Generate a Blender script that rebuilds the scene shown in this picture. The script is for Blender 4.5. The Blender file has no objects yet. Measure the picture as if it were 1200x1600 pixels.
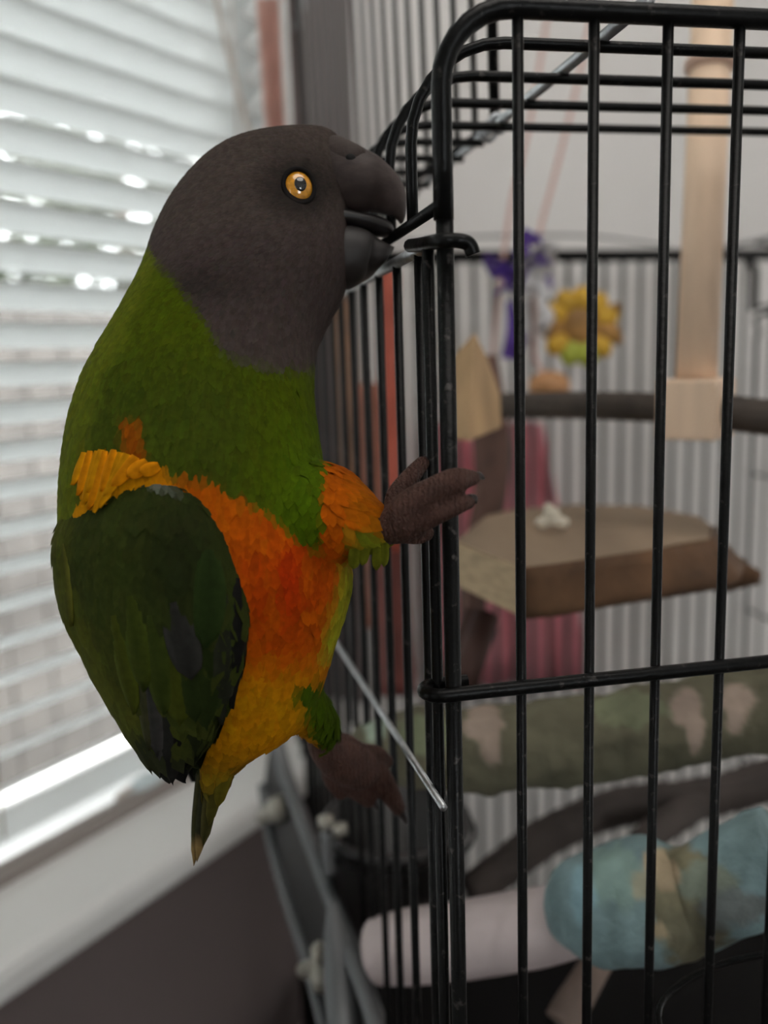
import bpy, bmesh, math, random
import numpy as np
from mathutils import Vector, Matrix
from mathutils.bvhtree import BVHTree

random.seed(7)
rng = np.random.default_rng(7)
scene = bpy.context.scene
COL = scene.collection

# ------------------------------------------------------------------ camera
FPX = 1400.0
PITCH, ROLL = math.radians(9.5), math.radians(1.77)
CF = np.array([0, math.cos(PITCH), -math.sin(PITCH)])
_d0 = np.array([0, -math.sin(PITCH), -math.cos(PITCH)])
_r0 = np.array([1.0, 0, 0])
CR = math.cos(ROLL) * _r0 + math.sin(ROLL) * _d0
CD = math.cos(ROLL) * _d0 - math.sin(ROLL) * _r0
CAM = np.array([0, 0, 1.3])
cam = bpy.data.cameras.new('camera')
cam_o = bpy.data.objects.new('camera', cam)
COL.objects.link(cam_o)
M = Matrix.Identity(4)
for i in range(3):
    M[i][0], M[i][1], M[i][2], M[i][3] = CR[i], -CD[i], -CF[i], CAM[i]
cam_o.matrix_world = M
cam.sensor_fit = 'HORIZONTAL'
cam.sensor_width = 24.0
cam.lens = 24.0 * FPX / 1200.0
cam.clip_start = 0.01
cam.dof.use_dof = True
cam.dof.focus_distance = 0.287
cam.dof.aperture_fstop = 4.8
scene.camera = cam_o

# ------------------------------------------------------------------ sky, exposure
world = bpy.data.worlds.new('sky')
scene.world = world
world.use_nodes = True
bg = world.node_tree.nodes['Background']
bg.inputs['Color'].default_value = (0.93, 0.98, 1.0, 1)
bg.inputs['Strength'].default_value = 4.2
sun = bpy.data.lights.new('sun', 'SUN')
sun.energy = 3.8
sun.angle = math.radians(12)
sun.color = (1.0, 0.96, 0.9)
sun_o = bpy.data.objects.new('sun', sun)
COL.objects.link(sun_o)
SUN_TO = Vector((-0.62, 0.10, 0.80)).normalized()       # towards the sun, outside the window
sun_o.rotation_euler = SUN_TO.to_track_quat('Z', 'Y').to_euler()
sun_o.location = SUN_TO * 12
vs = scene.view_settings
vs.view_transform = 'Standard'
vs.look = 'None'
vs.exposure = 1.1
vs.gamma = 1.0
vs.use_curve_mapping = False


# ------------------------------------------------------------------ helpers: geometry
def ray(x, y):
    return CF + (x - 600) / FPX * CR + (y - 800) / FPX * CD


def P(x, y, d):
    return CAM + d * ray(x, y)


def proj(q):
    q = np.asarray(q) - CAM
    z = q @ CF
    return np.stack([600 + FPX * (q @ CR) / z, 800 + FPX * (q @ CD) / z, z], -1)


def on_plane(x, y, q, n):
    d = ray(x, y)
    return CAM + d * (((q - CAM) @ n) / (d @ n))


def unit(v):
    v = np.asarray(v, float)
    return v / (np.linalg.norm(v) + 1e-12)


A_C = math.radians(11.1)
CU = np.array([math.cos(A_C), math.sin(A_C), 0.0])
CV = np.array([-math.sin(A_C), math.cos(A_C), 0.0])
CZ = np.array([0, 0, 1.0])
CO = P(692, 600, 0.27)
CO[2] = 0.0


def cage(u, v, z):
    return CO + u * CU + v * CV + z * CZ


# ------------------------------------------------------------------ helpers: objects
WLOC = {}


def empty(name, loc, label, cat, group=None):
    o = bpy.data.objects.new(name, None)
    o.empty_display_size = 0.02
    COL.objects.link(o)
    o.location = tuple(float(c) for c in loc)
    WLOC[o.name] = np.array(o.location)
    tag(o, label, cat, group)
    return o


def tag(o, label=None, cat=None, group=None, kind=None):
    if label:
        o['label'] = label
    if cat:
        o['category'] = cat
    if group:
        o['group'] = group
    if kind:
        o['kind'] = kind
    return o


def wloc(o):
    t = np.zeros(3)
    while o is not None:
        t = t + np.array(o.location)
        o = o.parent
    return t


def mk(name, verts, faces, mat, parent=None, smooth=True, base=None):
    """one mesh object from world-space vertices"""
    verts = np.asarray(verts, float)
    off = wloc(parent) if parent is not None else np.zeros(3)
    loc = np.zeros(3)
    if parent is None:
        loc = np.array(base if base is not None else [*verts[:, :2].mean(0), verts[:, 2].min()], float)
    me = bpy.data.meshes.new(name)
    me.from_pydata((verts - off - loc).tolist(), [], [list(map(int, f)) for f in faces])
    me.update()
    if smooth:
        me.polygons.foreach_set('use_smooth', [True] * len(me.polygons))
    o = bpy.data.objects.new(name, me)
    COL.objects.link(o)
    if parent is not None:
        o.parent = parent
    else:
        o.location = tuple(loc)
    if mat is not None:
        me.materials.append(mat)
    return o


def dup(o, parent, world_base):
    """copy sharing mesh data, its own origin put at world_base minus the parent's place"""
    c = o.copy()
    COL.objects.link(c)
    c.parent = parent
    c.location = tuple(np.asarray(world_base, float) - wloc(parent))
    return c


class MB:
    def __init__(self):
        self.v, self.f = [], []

    def add(self, v, f):
        n = len(self.v)
        self.v.extend([tuple(map(float, q)) for q in v])
        self.f.extend([[i + n for i in g] for g in f])
        return self

    def box(self, c, ax, half):
        c = np.asarray(c, float)
        ax = [np.asarray(a, float) for a in ax]
        v = []
        for sx in (-1, 1):
            for sy in (-1, 1):
                for sz in (-1, 1):
                    v.append(c + sx * half[0] * ax[0] + sy * half[1] * ax[1] + sz * half[2] * ax[2])
        f = [(0, 1, 3, 2), (4, 6, 7, 5), (0, 4, 5, 1), (2, 3, 7, 6), (0, 2, 6, 4), (1, 5, 7, 3)]
        return self.add(v, f)

    def tube(self, pts, rad, n=10, cap=True, flat=1.0):
        v, f = tube(pts, rad, n, cap, flat)
        return self.add(v, f)

    def build(self, name, mat, parent=None, smooth=True, base=None):
        return mk(name, self.v, self.f, mat, parent, smooth, base)


def tube(pts, rad, n=10, cap=True, flat=1.0):
    pts = [np.asarray(p, float) for p in pts]
    m = len(pts)
    rad = [rad] * m if np.isscalar(rad) else rad
    T = []
    for i in range(m):
        a, b = pts[max(i - 1, 0)], pts[min(i + 1, m - 1)]
        T.append(unit(b - a))
    ref = np.array([0, 0, 1.0]) if abs(T[0][2]) < 0.9 else np.array([0, 1.0, 0])
    x = unit(np.cross(T[0], ref))
    v, f = [], []
    for i in range(m):
        x = unit(x - T[i] * (x @ T[i]))
        y = np.cross(T[i], x)
        for k in range(n):
            a = 2 * math.pi * k / n
            v.append(pts[i] + rad[i] * (math.cos(a) * x + flat * math.sin(a) * y))
    for i in range(m - 1):
        for k in range(n):
            k2 = (k + 1) % n
            f.append((i * n + k, i * n + k2, (i + 1) * n + k2, (i + 1) * n + k))
    if cap:
        f.append(tuple(range(n))[::-1])
        f.append(tuple((m - 1) * n + k for k in range(n)))
    return v, f


def smooth_path(pts, sub=6):
    """Catmull-Rom through the points"""
    pts = [np.asarray(p, float) for p in pts]
    q = [2 * pts[0] - pts[1]] + pts + [2 * pts[-1] - pts[-2]]
    out = []
    for i in range(1, len(q) - 2):
        p0, p1, p2, p3 = q[i - 1:i + 3]
        for k in range(sub):
            t = k / sub
            out.append(0.5 * (2 * p1 + (p2 - p0) * t + (2 * p0 - 5 * p1 + 4 * p2 - p3) * t * t
                              + (3 * p1 - p0 - 3 * p2 + p3) * t ** 3))
    out.append(pts[-1])
    return out


def interp(vals, sub=6):
    return [float(a[0]) for a in smooth_path([[v] for v in vals], sub)]


def loft(stations, n=28, sub=4, power=2.0):
    """stations: (A, B, half_depth): A and B world points on two opposite sides of the section"""
    A = smooth_path([s[0] for s in stations], sub)
    B = smooth_path([s[1] for s in stations], sub)
    H = interp([s[2] for s in stations], sub)
    C = [(a + b) / 2 for a, b in zip(A, B)]
    v, f = [], []
    m = len(C)
    for i in range(m):
        ax = (B[i] - A[i]) / 2
        t = unit(C[min(i + 1, m - 1)] - C[max(i - 1, 0)])
        ay = np.cross(ax, t)
        ay = unit(ay)
        if ay @ CF > 0:
            ay = -ay
        for k in range(n):
            a = 2 * math.pi * k / n
            c, s = math.cos(a), math.sin(a)
            c = math.copysign(abs(c) ** (2 / power), c)
            s = math.copysign(abs(s) ** (2 / power), s)
            v.append(C[i] + c * ax + s * H[i] * ay)
    for i in range(m - 1):
        for k in range(n):
            k2 = (k + 1) % n
            f.append((i * n + k, i * n + k2, (i + 1) * n + k2, (i + 1) * n + k))
    f.append(tuple(range(n))[::-1])
    f.append(tuple((m - 1) * n + k for k in range(n)))
    return v, f


def ellipsoid(c, axes, nu=16, nv=10):
    c = np.asarray(c, float)
    v, f = [c + axes[2]], []
    for i in range(1, nv):
        th = math.pi * i / nv
        for k in range(nu):
            ph = 2 * math.pi * k / nu
            v.append(c + math.sin(th) * (math.cos(ph) * axes[0] + math.sin(ph) * axes[1]) + math.cos(th) * axes[2])
    v.append(c - axes[2])
    for k in range(nu):
        f.append((0, 1 + k, 1 + (k + 1) % nu))
        for i in range(nv - 2):
            a = 1 + i * nu
            f.append((a + k, a + nu + k, a + nu + (k + 1) % nu, a + (k + 1) % nu))
        a = 1 + (nv - 2) * nu
        f.append((a + k, len(v) - 1, a + (k + 1) % nu))
    return v, f


def remeshed(verts, faces, voxel, smooth_it, name='tmp'):
    """union the shells by voxel remesh, return numpy verts and faces"""
    me = bpy.data.meshes.new(name)
    me.from_pydata([tuple(map(float, q)) for q in verts], [], [list(map(int, g)) for g in faces])
    bm = bmesh.new()
    bm.from_mesh(me)
    bmesh.ops.recalc_face_normals(bm, faces=bm.faces)
    bm.to_mesh(me)
    bm.free()
    o = bpy.data.objects.new(name, me)
    COL.objects.link(o)
    r = o.modifiers.new('r', 'REMESH')
    r.mode = 'VOXEL'
    r.voxel_size = voxel
    s = o.modifiers.new('s', 'SMOOTH')
    s.iterations = smooth_it
    s.factor = 0.5
    dg = bpy.context.evaluated_depsgraph_get()
    dg.update()
    ev = o.evaluated_get(dg)
    em = ev.to_mesh()
    v = np.empty(len(em.vertices) * 3)
    em.vertices.foreach_get('co', v)
    f = [list(p.vertices) for p in em.polygons]
    ev.to_mesh_clear()
    bpy.data.objects.remove(o)
    bpy.data.meshes.remove(me)
    return v.reshape(-1, 3), f


def set_colors(o, cols):
    a = o.data.color_attributes.new('Col', 'FLOAT_COLOR', 'POINT')
    c = np.ones((len(o.data.vertices), 4))
    c[:, :3] = cols
    a.data.foreach_set('color', c.ravel())


# ------------------------------------------------------------------ helpers: materials
def lin(r, g, b):
    return tuple(((c / 255) / 12.92 if c / 255 < 0.04045 else ((c / 255 + 0.055) / 1.055) ** 2.4) for c in (r, g, b))


def mat(name, col, rough=0.6, metal=0.0, var=0.0, vscale=30, bump=0.0, bscale=80, col2=None, c2scale=10, c2range=(0.45, 0.6),
        spec=0.5, stretch=None, attr=False, trans=0.0, sheen=0.0, coat=0.0, detail=4):
    m = bpy.data.materials.new(name)
    m.use_nodes = True
    nt = m.node_tree
    b = nt.nodes['Principled BSDF']
    b.inputs['Base Color'].default_value = (*col, 1)
    b.inputs['Roughness'].default_value = rough
    b.inputs['Metallic'].default_value = metal
    b.inputs['Specular IOR Level'].default_value = spec
    b.inputs['Coat Weight'].default_value = coat
    tc = nt.nodes.new('ShaderNodeTexCoord')
    mp = nt.nodes.new('ShaderNodeMapping')
    nt.links.new(tc.outputs['Object'], mp.inputs['Vector'])
    if stretch:
        mp.inputs['Scale'].default_value = stretch
    out = None

    def noise(scale, detail=detail):
        n = nt.nodes.new('ShaderNodeTexNoise')
        n.inputs['Scale'].default_value = scale
        n.inputs['Detail'].default_value = detail
        nt.links.new(mp.outputs['Vector'], n.inputs['Vector'])
        return n

    if attr:
        at = nt.nodes.new('ShaderNodeAttribute')
        at.attribute_name = 'Col'
        out = at.outputs['Color']
    if col2 is not None:
        n = noise(c2scale)
        rp = nt.nodes.new('ShaderNodeMapRange')
        rp.inputs['From Min'].default_value, rp.inputs['From Max'].default_value = c2range
        nt.links.new(n.outputs['Fac'], rp.inputs['Value'])
        mx = nt.nodes.new('ShaderNodeMix')
        mx.data_type = 'RGBA'
        nt.links.new(rp.outputs['Result'], mx.inputs['Factor'])
        mx.inputs[6].default_value = (*col, 1)
        if out is not None:
            nt.links.new(out, mx.inputs[6])
        mx.inputs[7].default_value = (*col2, 1)
        out = mx.outputs[2]
    if var > 0:
        n = noise(vscale)
        rp = nt.nodes.new('ShaderNodeMapRange')
        rp.inputs['From Min'].default_value, rp.inputs['From Max'].default_value = 0.3, 0.7
        rp.inputs['To Min'].default_value, rp.inputs['To Max'].default_value = 1 - var, 1 + var
        nt.links.new(n.outputs['Fac'], rp.inputs['Value'])
        vm = nt.nodes.new('ShaderNodeVectorMath')
        vm.operation = 'SCALE'
        if out is not None:
            nt.links.new(out, vm.inputs[0])
        else:
            vm.inputs[0].default_value = col
        nt.links.new(rp.outputs['Result'], vm.inputs['Scale'])
        out = vm.outputs['Vector']
    if out is not None:
        nt.links.new(out, b.inputs['Base Color'])
    if bump > 0:
        n = noise(bscale, 6)
        bp = nt.nodes.new('ShaderNodeBump')
        bp.inputs['Strength'].default_value = 1.0
        bp.inputs['Distance'].default_value = bump
        nt.links.new(n.outputs['Fac'], bp.inputs['Height'])
        nt.links.new(bp.outputs['Normal'], b.inputs['Normal'])
    if sheen:
        b.inputs['Sheen Weight'].default_value = sheen
    if trans > 0:
        tr = nt.nodes.new('ShaderNodeBsdfTranslucent')
        tr.inputs['Color'].default_value = (*col, 1)
        mx = nt.nodes.new('ShaderNodeMixShader')
        mx.inputs[0].default_value = trans
        nt.links.new(b.outputs[0], mx.inputs[1])
        nt.links.new(tr.outputs[0], mx.inputs[2])
        nt.links.new(mx.outputs[0], nt.nodes['Material Output'].inputs['Surface'])
    return m


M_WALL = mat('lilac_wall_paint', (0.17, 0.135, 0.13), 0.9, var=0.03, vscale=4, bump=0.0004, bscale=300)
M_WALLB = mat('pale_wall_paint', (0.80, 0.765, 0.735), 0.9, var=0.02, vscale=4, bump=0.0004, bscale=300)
M_CEIL = mat('ceiling_paint', (0.8, 0.8, 0.78), 0.9)
M_FLOOR = mat('carpet', (0.12, 0.1, 0.09), 0.95, var=0.2, vscale=60, bump=0.002, bscale=400)
M_WHITE = mat('white_gloss_paint', (0.8, 0.79, 0.77), 0.35)
M_SLAT = mat('white_blind_slat', (0.80, 0.81, 0.80), 0.4, trans=0.40)
M_CORD = mat('beige_cord', (0.6, 0.53, 0.47), 0.8)
M_CURTAIN = mat('pink_curtain', (0.72, 0.45, 0.38), 0.9, trans=0.4, var=0.1, vscale=40)
M_BLACK = mat('black_painted_wire', (0.004, 0.004, 0.004), 0.32, spec=0.14, var=0.3, vscale=300, bump=0.0002, bscale=500,
              col2=(0.05, 0.045, 0.042), c2scale=260, c2range=(0.62, 0.72))
M_BWIRE = mat('dark_grey_wire', (0.05, 0.05, 0.048), 0.4)
M_SILVER = mat('bare_steel', (0.42, 0.43, 0.44), 0.38, metal=0.85, var=0.2, vscale=200)
M_BPLASTIC = mat('black_plastic', (0.005, 0.0045, 0.0045), 0.7, spec=0.15, bump=0.0003, bscale=200)
M_CUP = mat('dark_cup_plastic', (0.03, 0.028, 0.028), 0.35)


# ------------------------------------------------------------------ the room
BYAW = math.radians(32.5)
WW = np.array([math.sin(BYAW), math.cos(BYAW), 0.0])      # along the window wall, away from the camera
WN = np.array([math.cos(BYAW), -math.sin(BYAW), 0.0])     # into the room
WC = on_plane(475, 200, CO + 0.70 * CV, CV)
WC[2] = 0.0


def win(s, off, z):
    return WC + s * WW + off * WN + z * CZ


def slab(name, pts, mat_, parent=None, smooth=False):
    """box from 8 corner points: 4 bottom, 4 top"""
    f = [(0, 3, 2, 1), (4, 5, 6, 7), (0, 1, 5, 4), (1, 2, 6, 5), (2, 3, 7, 6), (3, 0, 4, 7)]
    return mk(name, pts, f, mat_, parent, smooth)


def wbox(name, s0, s1, o0, o1, z0, z1, mat_, parent=None):
    pts = [win(s, o, z) for z in (z0, z1) for s, o in ((s0, o0), (s1, o0), (s1, o1), (s0, o1))]
    return slab(name, pts, mat_, parent)


def structure(o):
    o['kind'] = 'structure'
    return o


WIN_S0, WIN_S1 = -1.75, -0.045
SILL_Z, WIN_TOP = 0.935, 2.15
WALL0, WALL1 = -0.09, 0.015
ROOM_H = 2.45
wl = MB()
for s0, s1, z0, z1 in ((-3.9, WIN_S0, 0, ROOM_H), (WIN_S1, 0.2, 0, ROOM_H), (WIN_S0, WIN_S1, 0, SILL_Z - 0.028),
                       (WIN_S0, WIN_S1, WIN_TOP, ROOM_H)):
    q = win((s0 + s1) / 2, (WALL0 + WALL1) / 2, (z0 + z1) / 2)
    wl.box(q, (WW, WN, CZ), ((s1 - s0) / 2, (WALL1 - WALL0) / 2, (z1 - z0) / 2))
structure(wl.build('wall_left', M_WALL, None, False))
# back wall, parallel to the back of the cage
b0 = CO + 0.74 * CV
structure(MB().box(b0 + 1.085 * CU + 0.06 * CV + ROOM_H / 2 * CZ, (CU, CV, CZ), (1.115, 0.06, ROOM_H / 2)).build('wall_back', M_WALLB, None, False))
plan = [win(-3.9, -0.09, 0)[:2], win(0.2, -0.09, 0)[:2], (0.3, 1.5), (2.4, 1.5), (2.4, -2.3)]


def plate(name, z0, z1, m_):
    k_ = len(plan)
    v_ = [(*p_, z0) for p_ in plan] + [(*p_, z1) for p_ in plan]
    f_ = [tuple(range(k_)), tuple(range(k_, 2 * k_))[::-1]] + [(i, k_ + i, k_ + (i + 1) % k_, (i + 1) % k_) for i in range(k_)]
    return structure(mk(name, v_, f_, m_, None, False))


plate('floor', -0.05, 0.0, M_FLOOR)
plate('ceiling', ROOM_H, ROOM_H + 0.06, M_CEIL)
structure(slab('wall_right', [(x, y, z) for z in (0, ROOM_H) for x, y in ((2.3, -2.2), (2.4, -2.2), (2.4, 1.5), (2.3, 1.5))], M_WALLB))
rw = MB()
RX0, RX1, RZ0, RZ1 = 0.75, 1.6, 1.35, 2.05  # opening added behind the camera, unseen, to let in more daylight
for x0, x1, z0, z1 in ((-1.9, RX0, 0, ROOM_H), (RX1, 2.4, 0, ROOM_H), (RX0, RX1, 0, RZ0), (RX0, RX1, RZ1, ROOM_H)):
    rw.box(((x0 + x1) / 2, -2.25, (z0 + z1) / 2), ((1, 0, 0), (0, 1, 0), (0, 0, 1)), ((x1 - x0) / 2, 0.05, (z1 - z0) / 2))
structure(rw.build('wall_rear', M_WALLB, None, False))

# flush ceiling light added out of view to brighten the room
cl_o = bpy.data.objects.new('added_ceiling_light', None)
COL.objects.link(cl_o)
LC = np.array([0.25, 0.1, ROOM_H])
cl_o.location = tuple(LC)
cl_o['label'] = 'round white flush ceiling light added out of view to brighten the cage'
cl_o['category'] = 'light'
MB().tube([LC - CZ * 0.001, LC - CZ * 0.05], 0.47, 48).build('fill_light_base', M_WHITE, cl_o)
al = bpy.data.lights.new('fill_light', 'AREA')
al.shape = 'DISK'
al.size = 0.9
al.energy = 2.8
al.color = (1.0, 0.95, 0.89)
al_o = bpy.data.objects.new('fill_light', al)
COL.objects.link(al_o)
al_o.parent = cl_o
al_o.location = (0, 0, -0.052)

# window with frame, pane, sill
wn = bpy.data.objects.new('window_1', None)
COL.objects.link(wn)
wn.location = tuple(win((WIN_S0 + WIN_S1) / 2, -0.05, SILL_Z))
structure(wn)
for nm, s0, s1, z0, z1 in (('frame_bottom', WIN_S0, WIN_S1, SILL_Z, SILL_Z + 0.012), ('frame_top', WIN_S0, WIN_S1, WIN_TOP - 0.05, WIN_TOP),
                           ('frame_side', WIN_S0, WIN_S0 + 0.05, SILL_Z + 0.012, WIN_TOP - 0.05), ('frame_side', WIN_S1 - 0.03, WIN_S1, SILL_Z + 0.012, WIN_TOP - 0.05)):
    wbox(nm, s0, s1, -0.09, -0.05, z0, z1, M_WHITE, wn)
gm = bpy.data.materials.new('window_glass')
gm.use_nodes = True
nt = gm.node_tree
tr = nt.nodes.new('ShaderNodeBsdfTransparent')
gl = nt.nodes.new('ShaderNodeBsdfGlossy')
gl.inputs['Roughness'].default_value = 0.02
fr = nt.nodes.new('ShaderNodeFresnel')
fr.inputs['IOR'].default_value = 1.3
mx = nt.nodes.new('ShaderNodeMixShader')
nt.links.new(fr.outputs[0], mx.inputs[0])
nt.links.new(tr.outputs[0], mx.inputs[1])
nt.links.new(gl.outputs[0], mx.inputs[2])
nt.links.new(mx.outputs[0], nt.nodes['Material Output'].inputs['Surface'])
wbox('pane', WIN_S0 + 0.05, WIN_S1 - 0.03, -0.074, -0.068, SILL_Z + 0.012, WIN_TOP - 0.05, gm, wn)
# sill board with a rounded nose
prof = [(-0.05, 0), (0.092, 0), (0.098, -0.003), (0.1, -0.009), (0.1, -0.02), (0.097, -0.026), (0.09, -0.028), (-0.05, -0.028)]
sv, sf = [], []
for s in (WIN_S0 - 0.04, WIN_S1 + 0.03):
    sv += [win(s, o, SILL_Z + z) for o, z in prof]
k = len(prof)
sf = [(i, (i + 1) % k, k + (i + 1) % k, k + i) for i in range(k)] + [tuple(range(k))[::-1], tuple(range(k, 2 * k))]
structure(mk('trim_1', sv, sf, M_WHITE, None, False))
structure(wbox('sill_shadow_strip', WIN_S0, WIN_S1 - 0.004, 0.004, 0.022, SILL_Z, SILL_Z + 0.008, mat('shadow_taupe', (0.30, 0.26, 0.24), 0.6)))  # dark strip coloured as the shadow line between blind rail and sill
structure(wbox('trim_2', WIN_S1 - 0.004, WIN_S1 + 0.004, -0.05, 0.0165, SILL_Z, WIN_TOP, M_WHITE))

# ------------------------------------------------------------------ venetian blind
BL_S0, BL_S1, BL_OFF = WIN_S0 + 0.015, WIN_S1 - 0.008, -0.018
PITCH_B, SLAT_W, TILT = 0.0286, 0.0325, math.radians(33)
blind = empty('venetian_blind', win((BL_S0 + BL_S1) / 2, BL_OFF, SILL_Z), 'white venetian blind with tilted slats covering the window', 'blind')
RAIL_Z = SILL_Z + 0.022
wbox('bottom_rail', BL_S0, BL_S1, BL_OFF - 0.0005, BL_OFF + 0.0005, RAIL_Z - 0.013, RAIL_Z + 0.013, M_SLAT, blind)
wbox('head_rail', BL_S0, BL_S1, BL_OFF - 0.02, BL_OFF + 0.022, WIN_TOP - 0.045, WIN_TOP - 0.003, M_WHITE, blind)
n_slat = int((WIN_TOP - 0.06 - RAIL_Z) / PITCH_B)
slat0 = None
for i in range(n_slat):
    z = RAIL_Z + 0.028 + i * PITCH_B
    if slat0 is None:
        v, f = [], []
        prof = []
        for t in np.linspace(-1, 1, 7):
            camber = 0.0028 * (1 - t * t)
            o = t * SLAT_W / 2 * math.cos(TILT) - camber * math.sin(TILT)
            h = t * SLAT_W / 2 * math.sin(TILT) + camber * math.cos(TILT)
            prof.append((o, h))
        th = 0.0005
        loop = [(o, h + th) for o, h in prof] + [(o, h - th) for o, h in prof[::-1]]
        for s in (BL_S0, BL_S1):
            v += [win(s, BL_OFF + o, z + h) for o, h in loop]
        k = len(loop)
        f = [(j, (j + 1) % k, k + (j + 1) % k, k + j) for j in range(k)] + [tuple(range(k))[::-1], tuple(range(k, 2 * k))]
        slat0 = mk('slat', v, f, M_SLAT, blind, False)
    else:
        c = slat0.copy()
        COL.objects.link(c)
        c.location = (0, 0, i * PITCH_B)
for s in (-1.55, -1.0, -0.41, -0.10):
    for o in (BL_OFF - 0.0155, BL_OFF + 0.0155):
        MB().tube([win(s, o, RAIL_Z), win(s, o, WIN_TOP - 0.03)], 0.0011, 6).build('ladder_cord', M_CORD, blind)
# pull cord hanging aslant at the window edge
cord = MB().tube(smooth_path([win(-0.19, 0.03, 2.1), win(-0.165, 0.03, 1.68), on_plane(345, 30, win(0, 0.03, 1), WN), on_plane(372, 140, win(0, 0.03, 1), WN), on_plane(396, 250, win(0, 0.03, 1), WN), on_plane(402, 420, win(0, 0.03, 1), WN)]), 0.0022, 8).build('pull_cord', M_CORD)
tag(cord, 'thin beige pull cord hanging at the far edge of the blind', 'cord')
# curtain edge
cv, cf = [], []
cols = 14
rows = [(-0.35, 1.85), (0, 1.50), (130, 1.2), (330, 1.0), (520, 1.0)]
for j, (py, ww) in enumerate(rows):
    for i in range(cols):
        t = i / (cols - 1)
        q = on_plane(398 + 24 * (py / 260.0) * 0.9 + 22 * t * ww, max(py, -200), win(0, 0.045, 1), WN)
        q = q + WN * 0.006 * math.sin(t * 13 + 0.3 * j)
        cv.append(q)
for j in range(len(rows) - 1):
    for i in range(cols - 1):
        a = j * cols + i
        cf.append((a, a + 1, a + cols + 1, a + cols))
cu = mk('curtain', cv, cf, M_CURTAIN)
sm = cu.modifiers.new('t', 'SOLIDIFY')
sm.thickness = 0.0012
tag(cu, 'narrow salmon pink curtain edge beside the window', 'curtain')
# small cleat on the sill
q = on_plane(232, 1236, np.array([0, 0, SILL_Z]), CZ)
v, f = ellipsoid(q + CZ * 0.0085, (WW * 0.02, WN * 0.009, CZ * 0.0085))
cl = empty('blind_cleat', q, 'small pale blue plastic cord weight lying on the window sill', 'cord weight')
mk('weight_body', v, f, mat('pale_blue_plastic', (0.7, 0.8, 0.82), 0.25), cl)
MB().tube([q + CZ * 0.012 - WW * 0.018, q + CZ * 0.009 - WW * 0.035], 0.0025, 8).build('cord_end', M_CORD, cl)

# ------------------------------------------------------------------ outdoors
M_GRASS = mat('pale_patio', (0.030, 0.033, 0.022), 0.9, var=0.3, vscale=3)
gpts = [win(s, o, z) for z in (-0.25, -0.2) for s, o in ((-14, -16), (16, -16), (16, -0.12), (-14, -0.12))]
tag(slab('ground', gpts, M_GRASS), None, None, None, 'structure')
M_FENCE = mat('weathered_fence', (0.080, 0.070, 0.062), 0.85, var=0.3, vscale=6)
fence = empty('garden_fence', win(1.4, -1.9, -0.2), 'weathered brown board fence seen through the blind slats', 'fence')
fb = MB().box(win(-1.6, -1.9, 0.65), (WW, WN, CZ), (0.07, 0.012, 0.85)).build('board', M_FENCE, fence, False)
fb.location = (0, 0, 0)
for i in range(1, 40):
    c = fb.copy()
    COL.objects.link(c)
    c.location = tuple(WW * 0.15 * i + CZ * random.uniform(-0.01, 0.01))
MB().box(win(1.4, -1.93, 0.3), (WW, WN, CZ), (3.2, 0.02, 0.04)).box(win(1.4, -1.93, 1.1), (WW, WN, CZ), (3.2, 0.02, 0.04)).build('fence_rails', M_FENCE, fence, False)
house = empty('neighbour_house', win(8, -9, -0.2), 'pinkish brick house far beyond the garden fence', 'house')
M_BRICK = mat('pink_brick', (0.10, 0.08, 0.075), 0.9, var=0.25, vscale=2)
MB().box(win(8, -9.5, 0.5), (WW, WN, CZ), (4, 0.5, 0.7)).build('wall', M_BRICK, house, False)
rf = MB()
rf.add([win(s, o, z) for s, o, z in ((3.8, -8.8, 1.18), (12.2, -8.8, 1.18), (12.2, -10.4, 1.18), (3.8, -10.4, 1.18), (3.8, -9.6, 2.0), (12.2, -9.6, 2.0))],
       [(0, 1, 5, 4), (2, 3, 4, 5), (0, 4, 3), (1, 2, 5), (0, 3, 2, 1)])
rf.build('roof', mat('grey_roof', (0.2, 0.19, 0.19), 0.8), house, False)
for s in (5.5, 7.3, 9.1, 10.9):
    w = MB().box(win(s, -8.99, 0.55), (WW, WN, CZ), (0.4, 0.03, 0.4)).build('window', M_WHITE, house, False)
    MB().box(win(s, -8.955, 0.55), (WW, WN, CZ), (0.34, 0.008, 0.34)).build('pane', mat('dark_pane', (0.1, 0.12, 0.13), 0.1), w, False)

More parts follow.
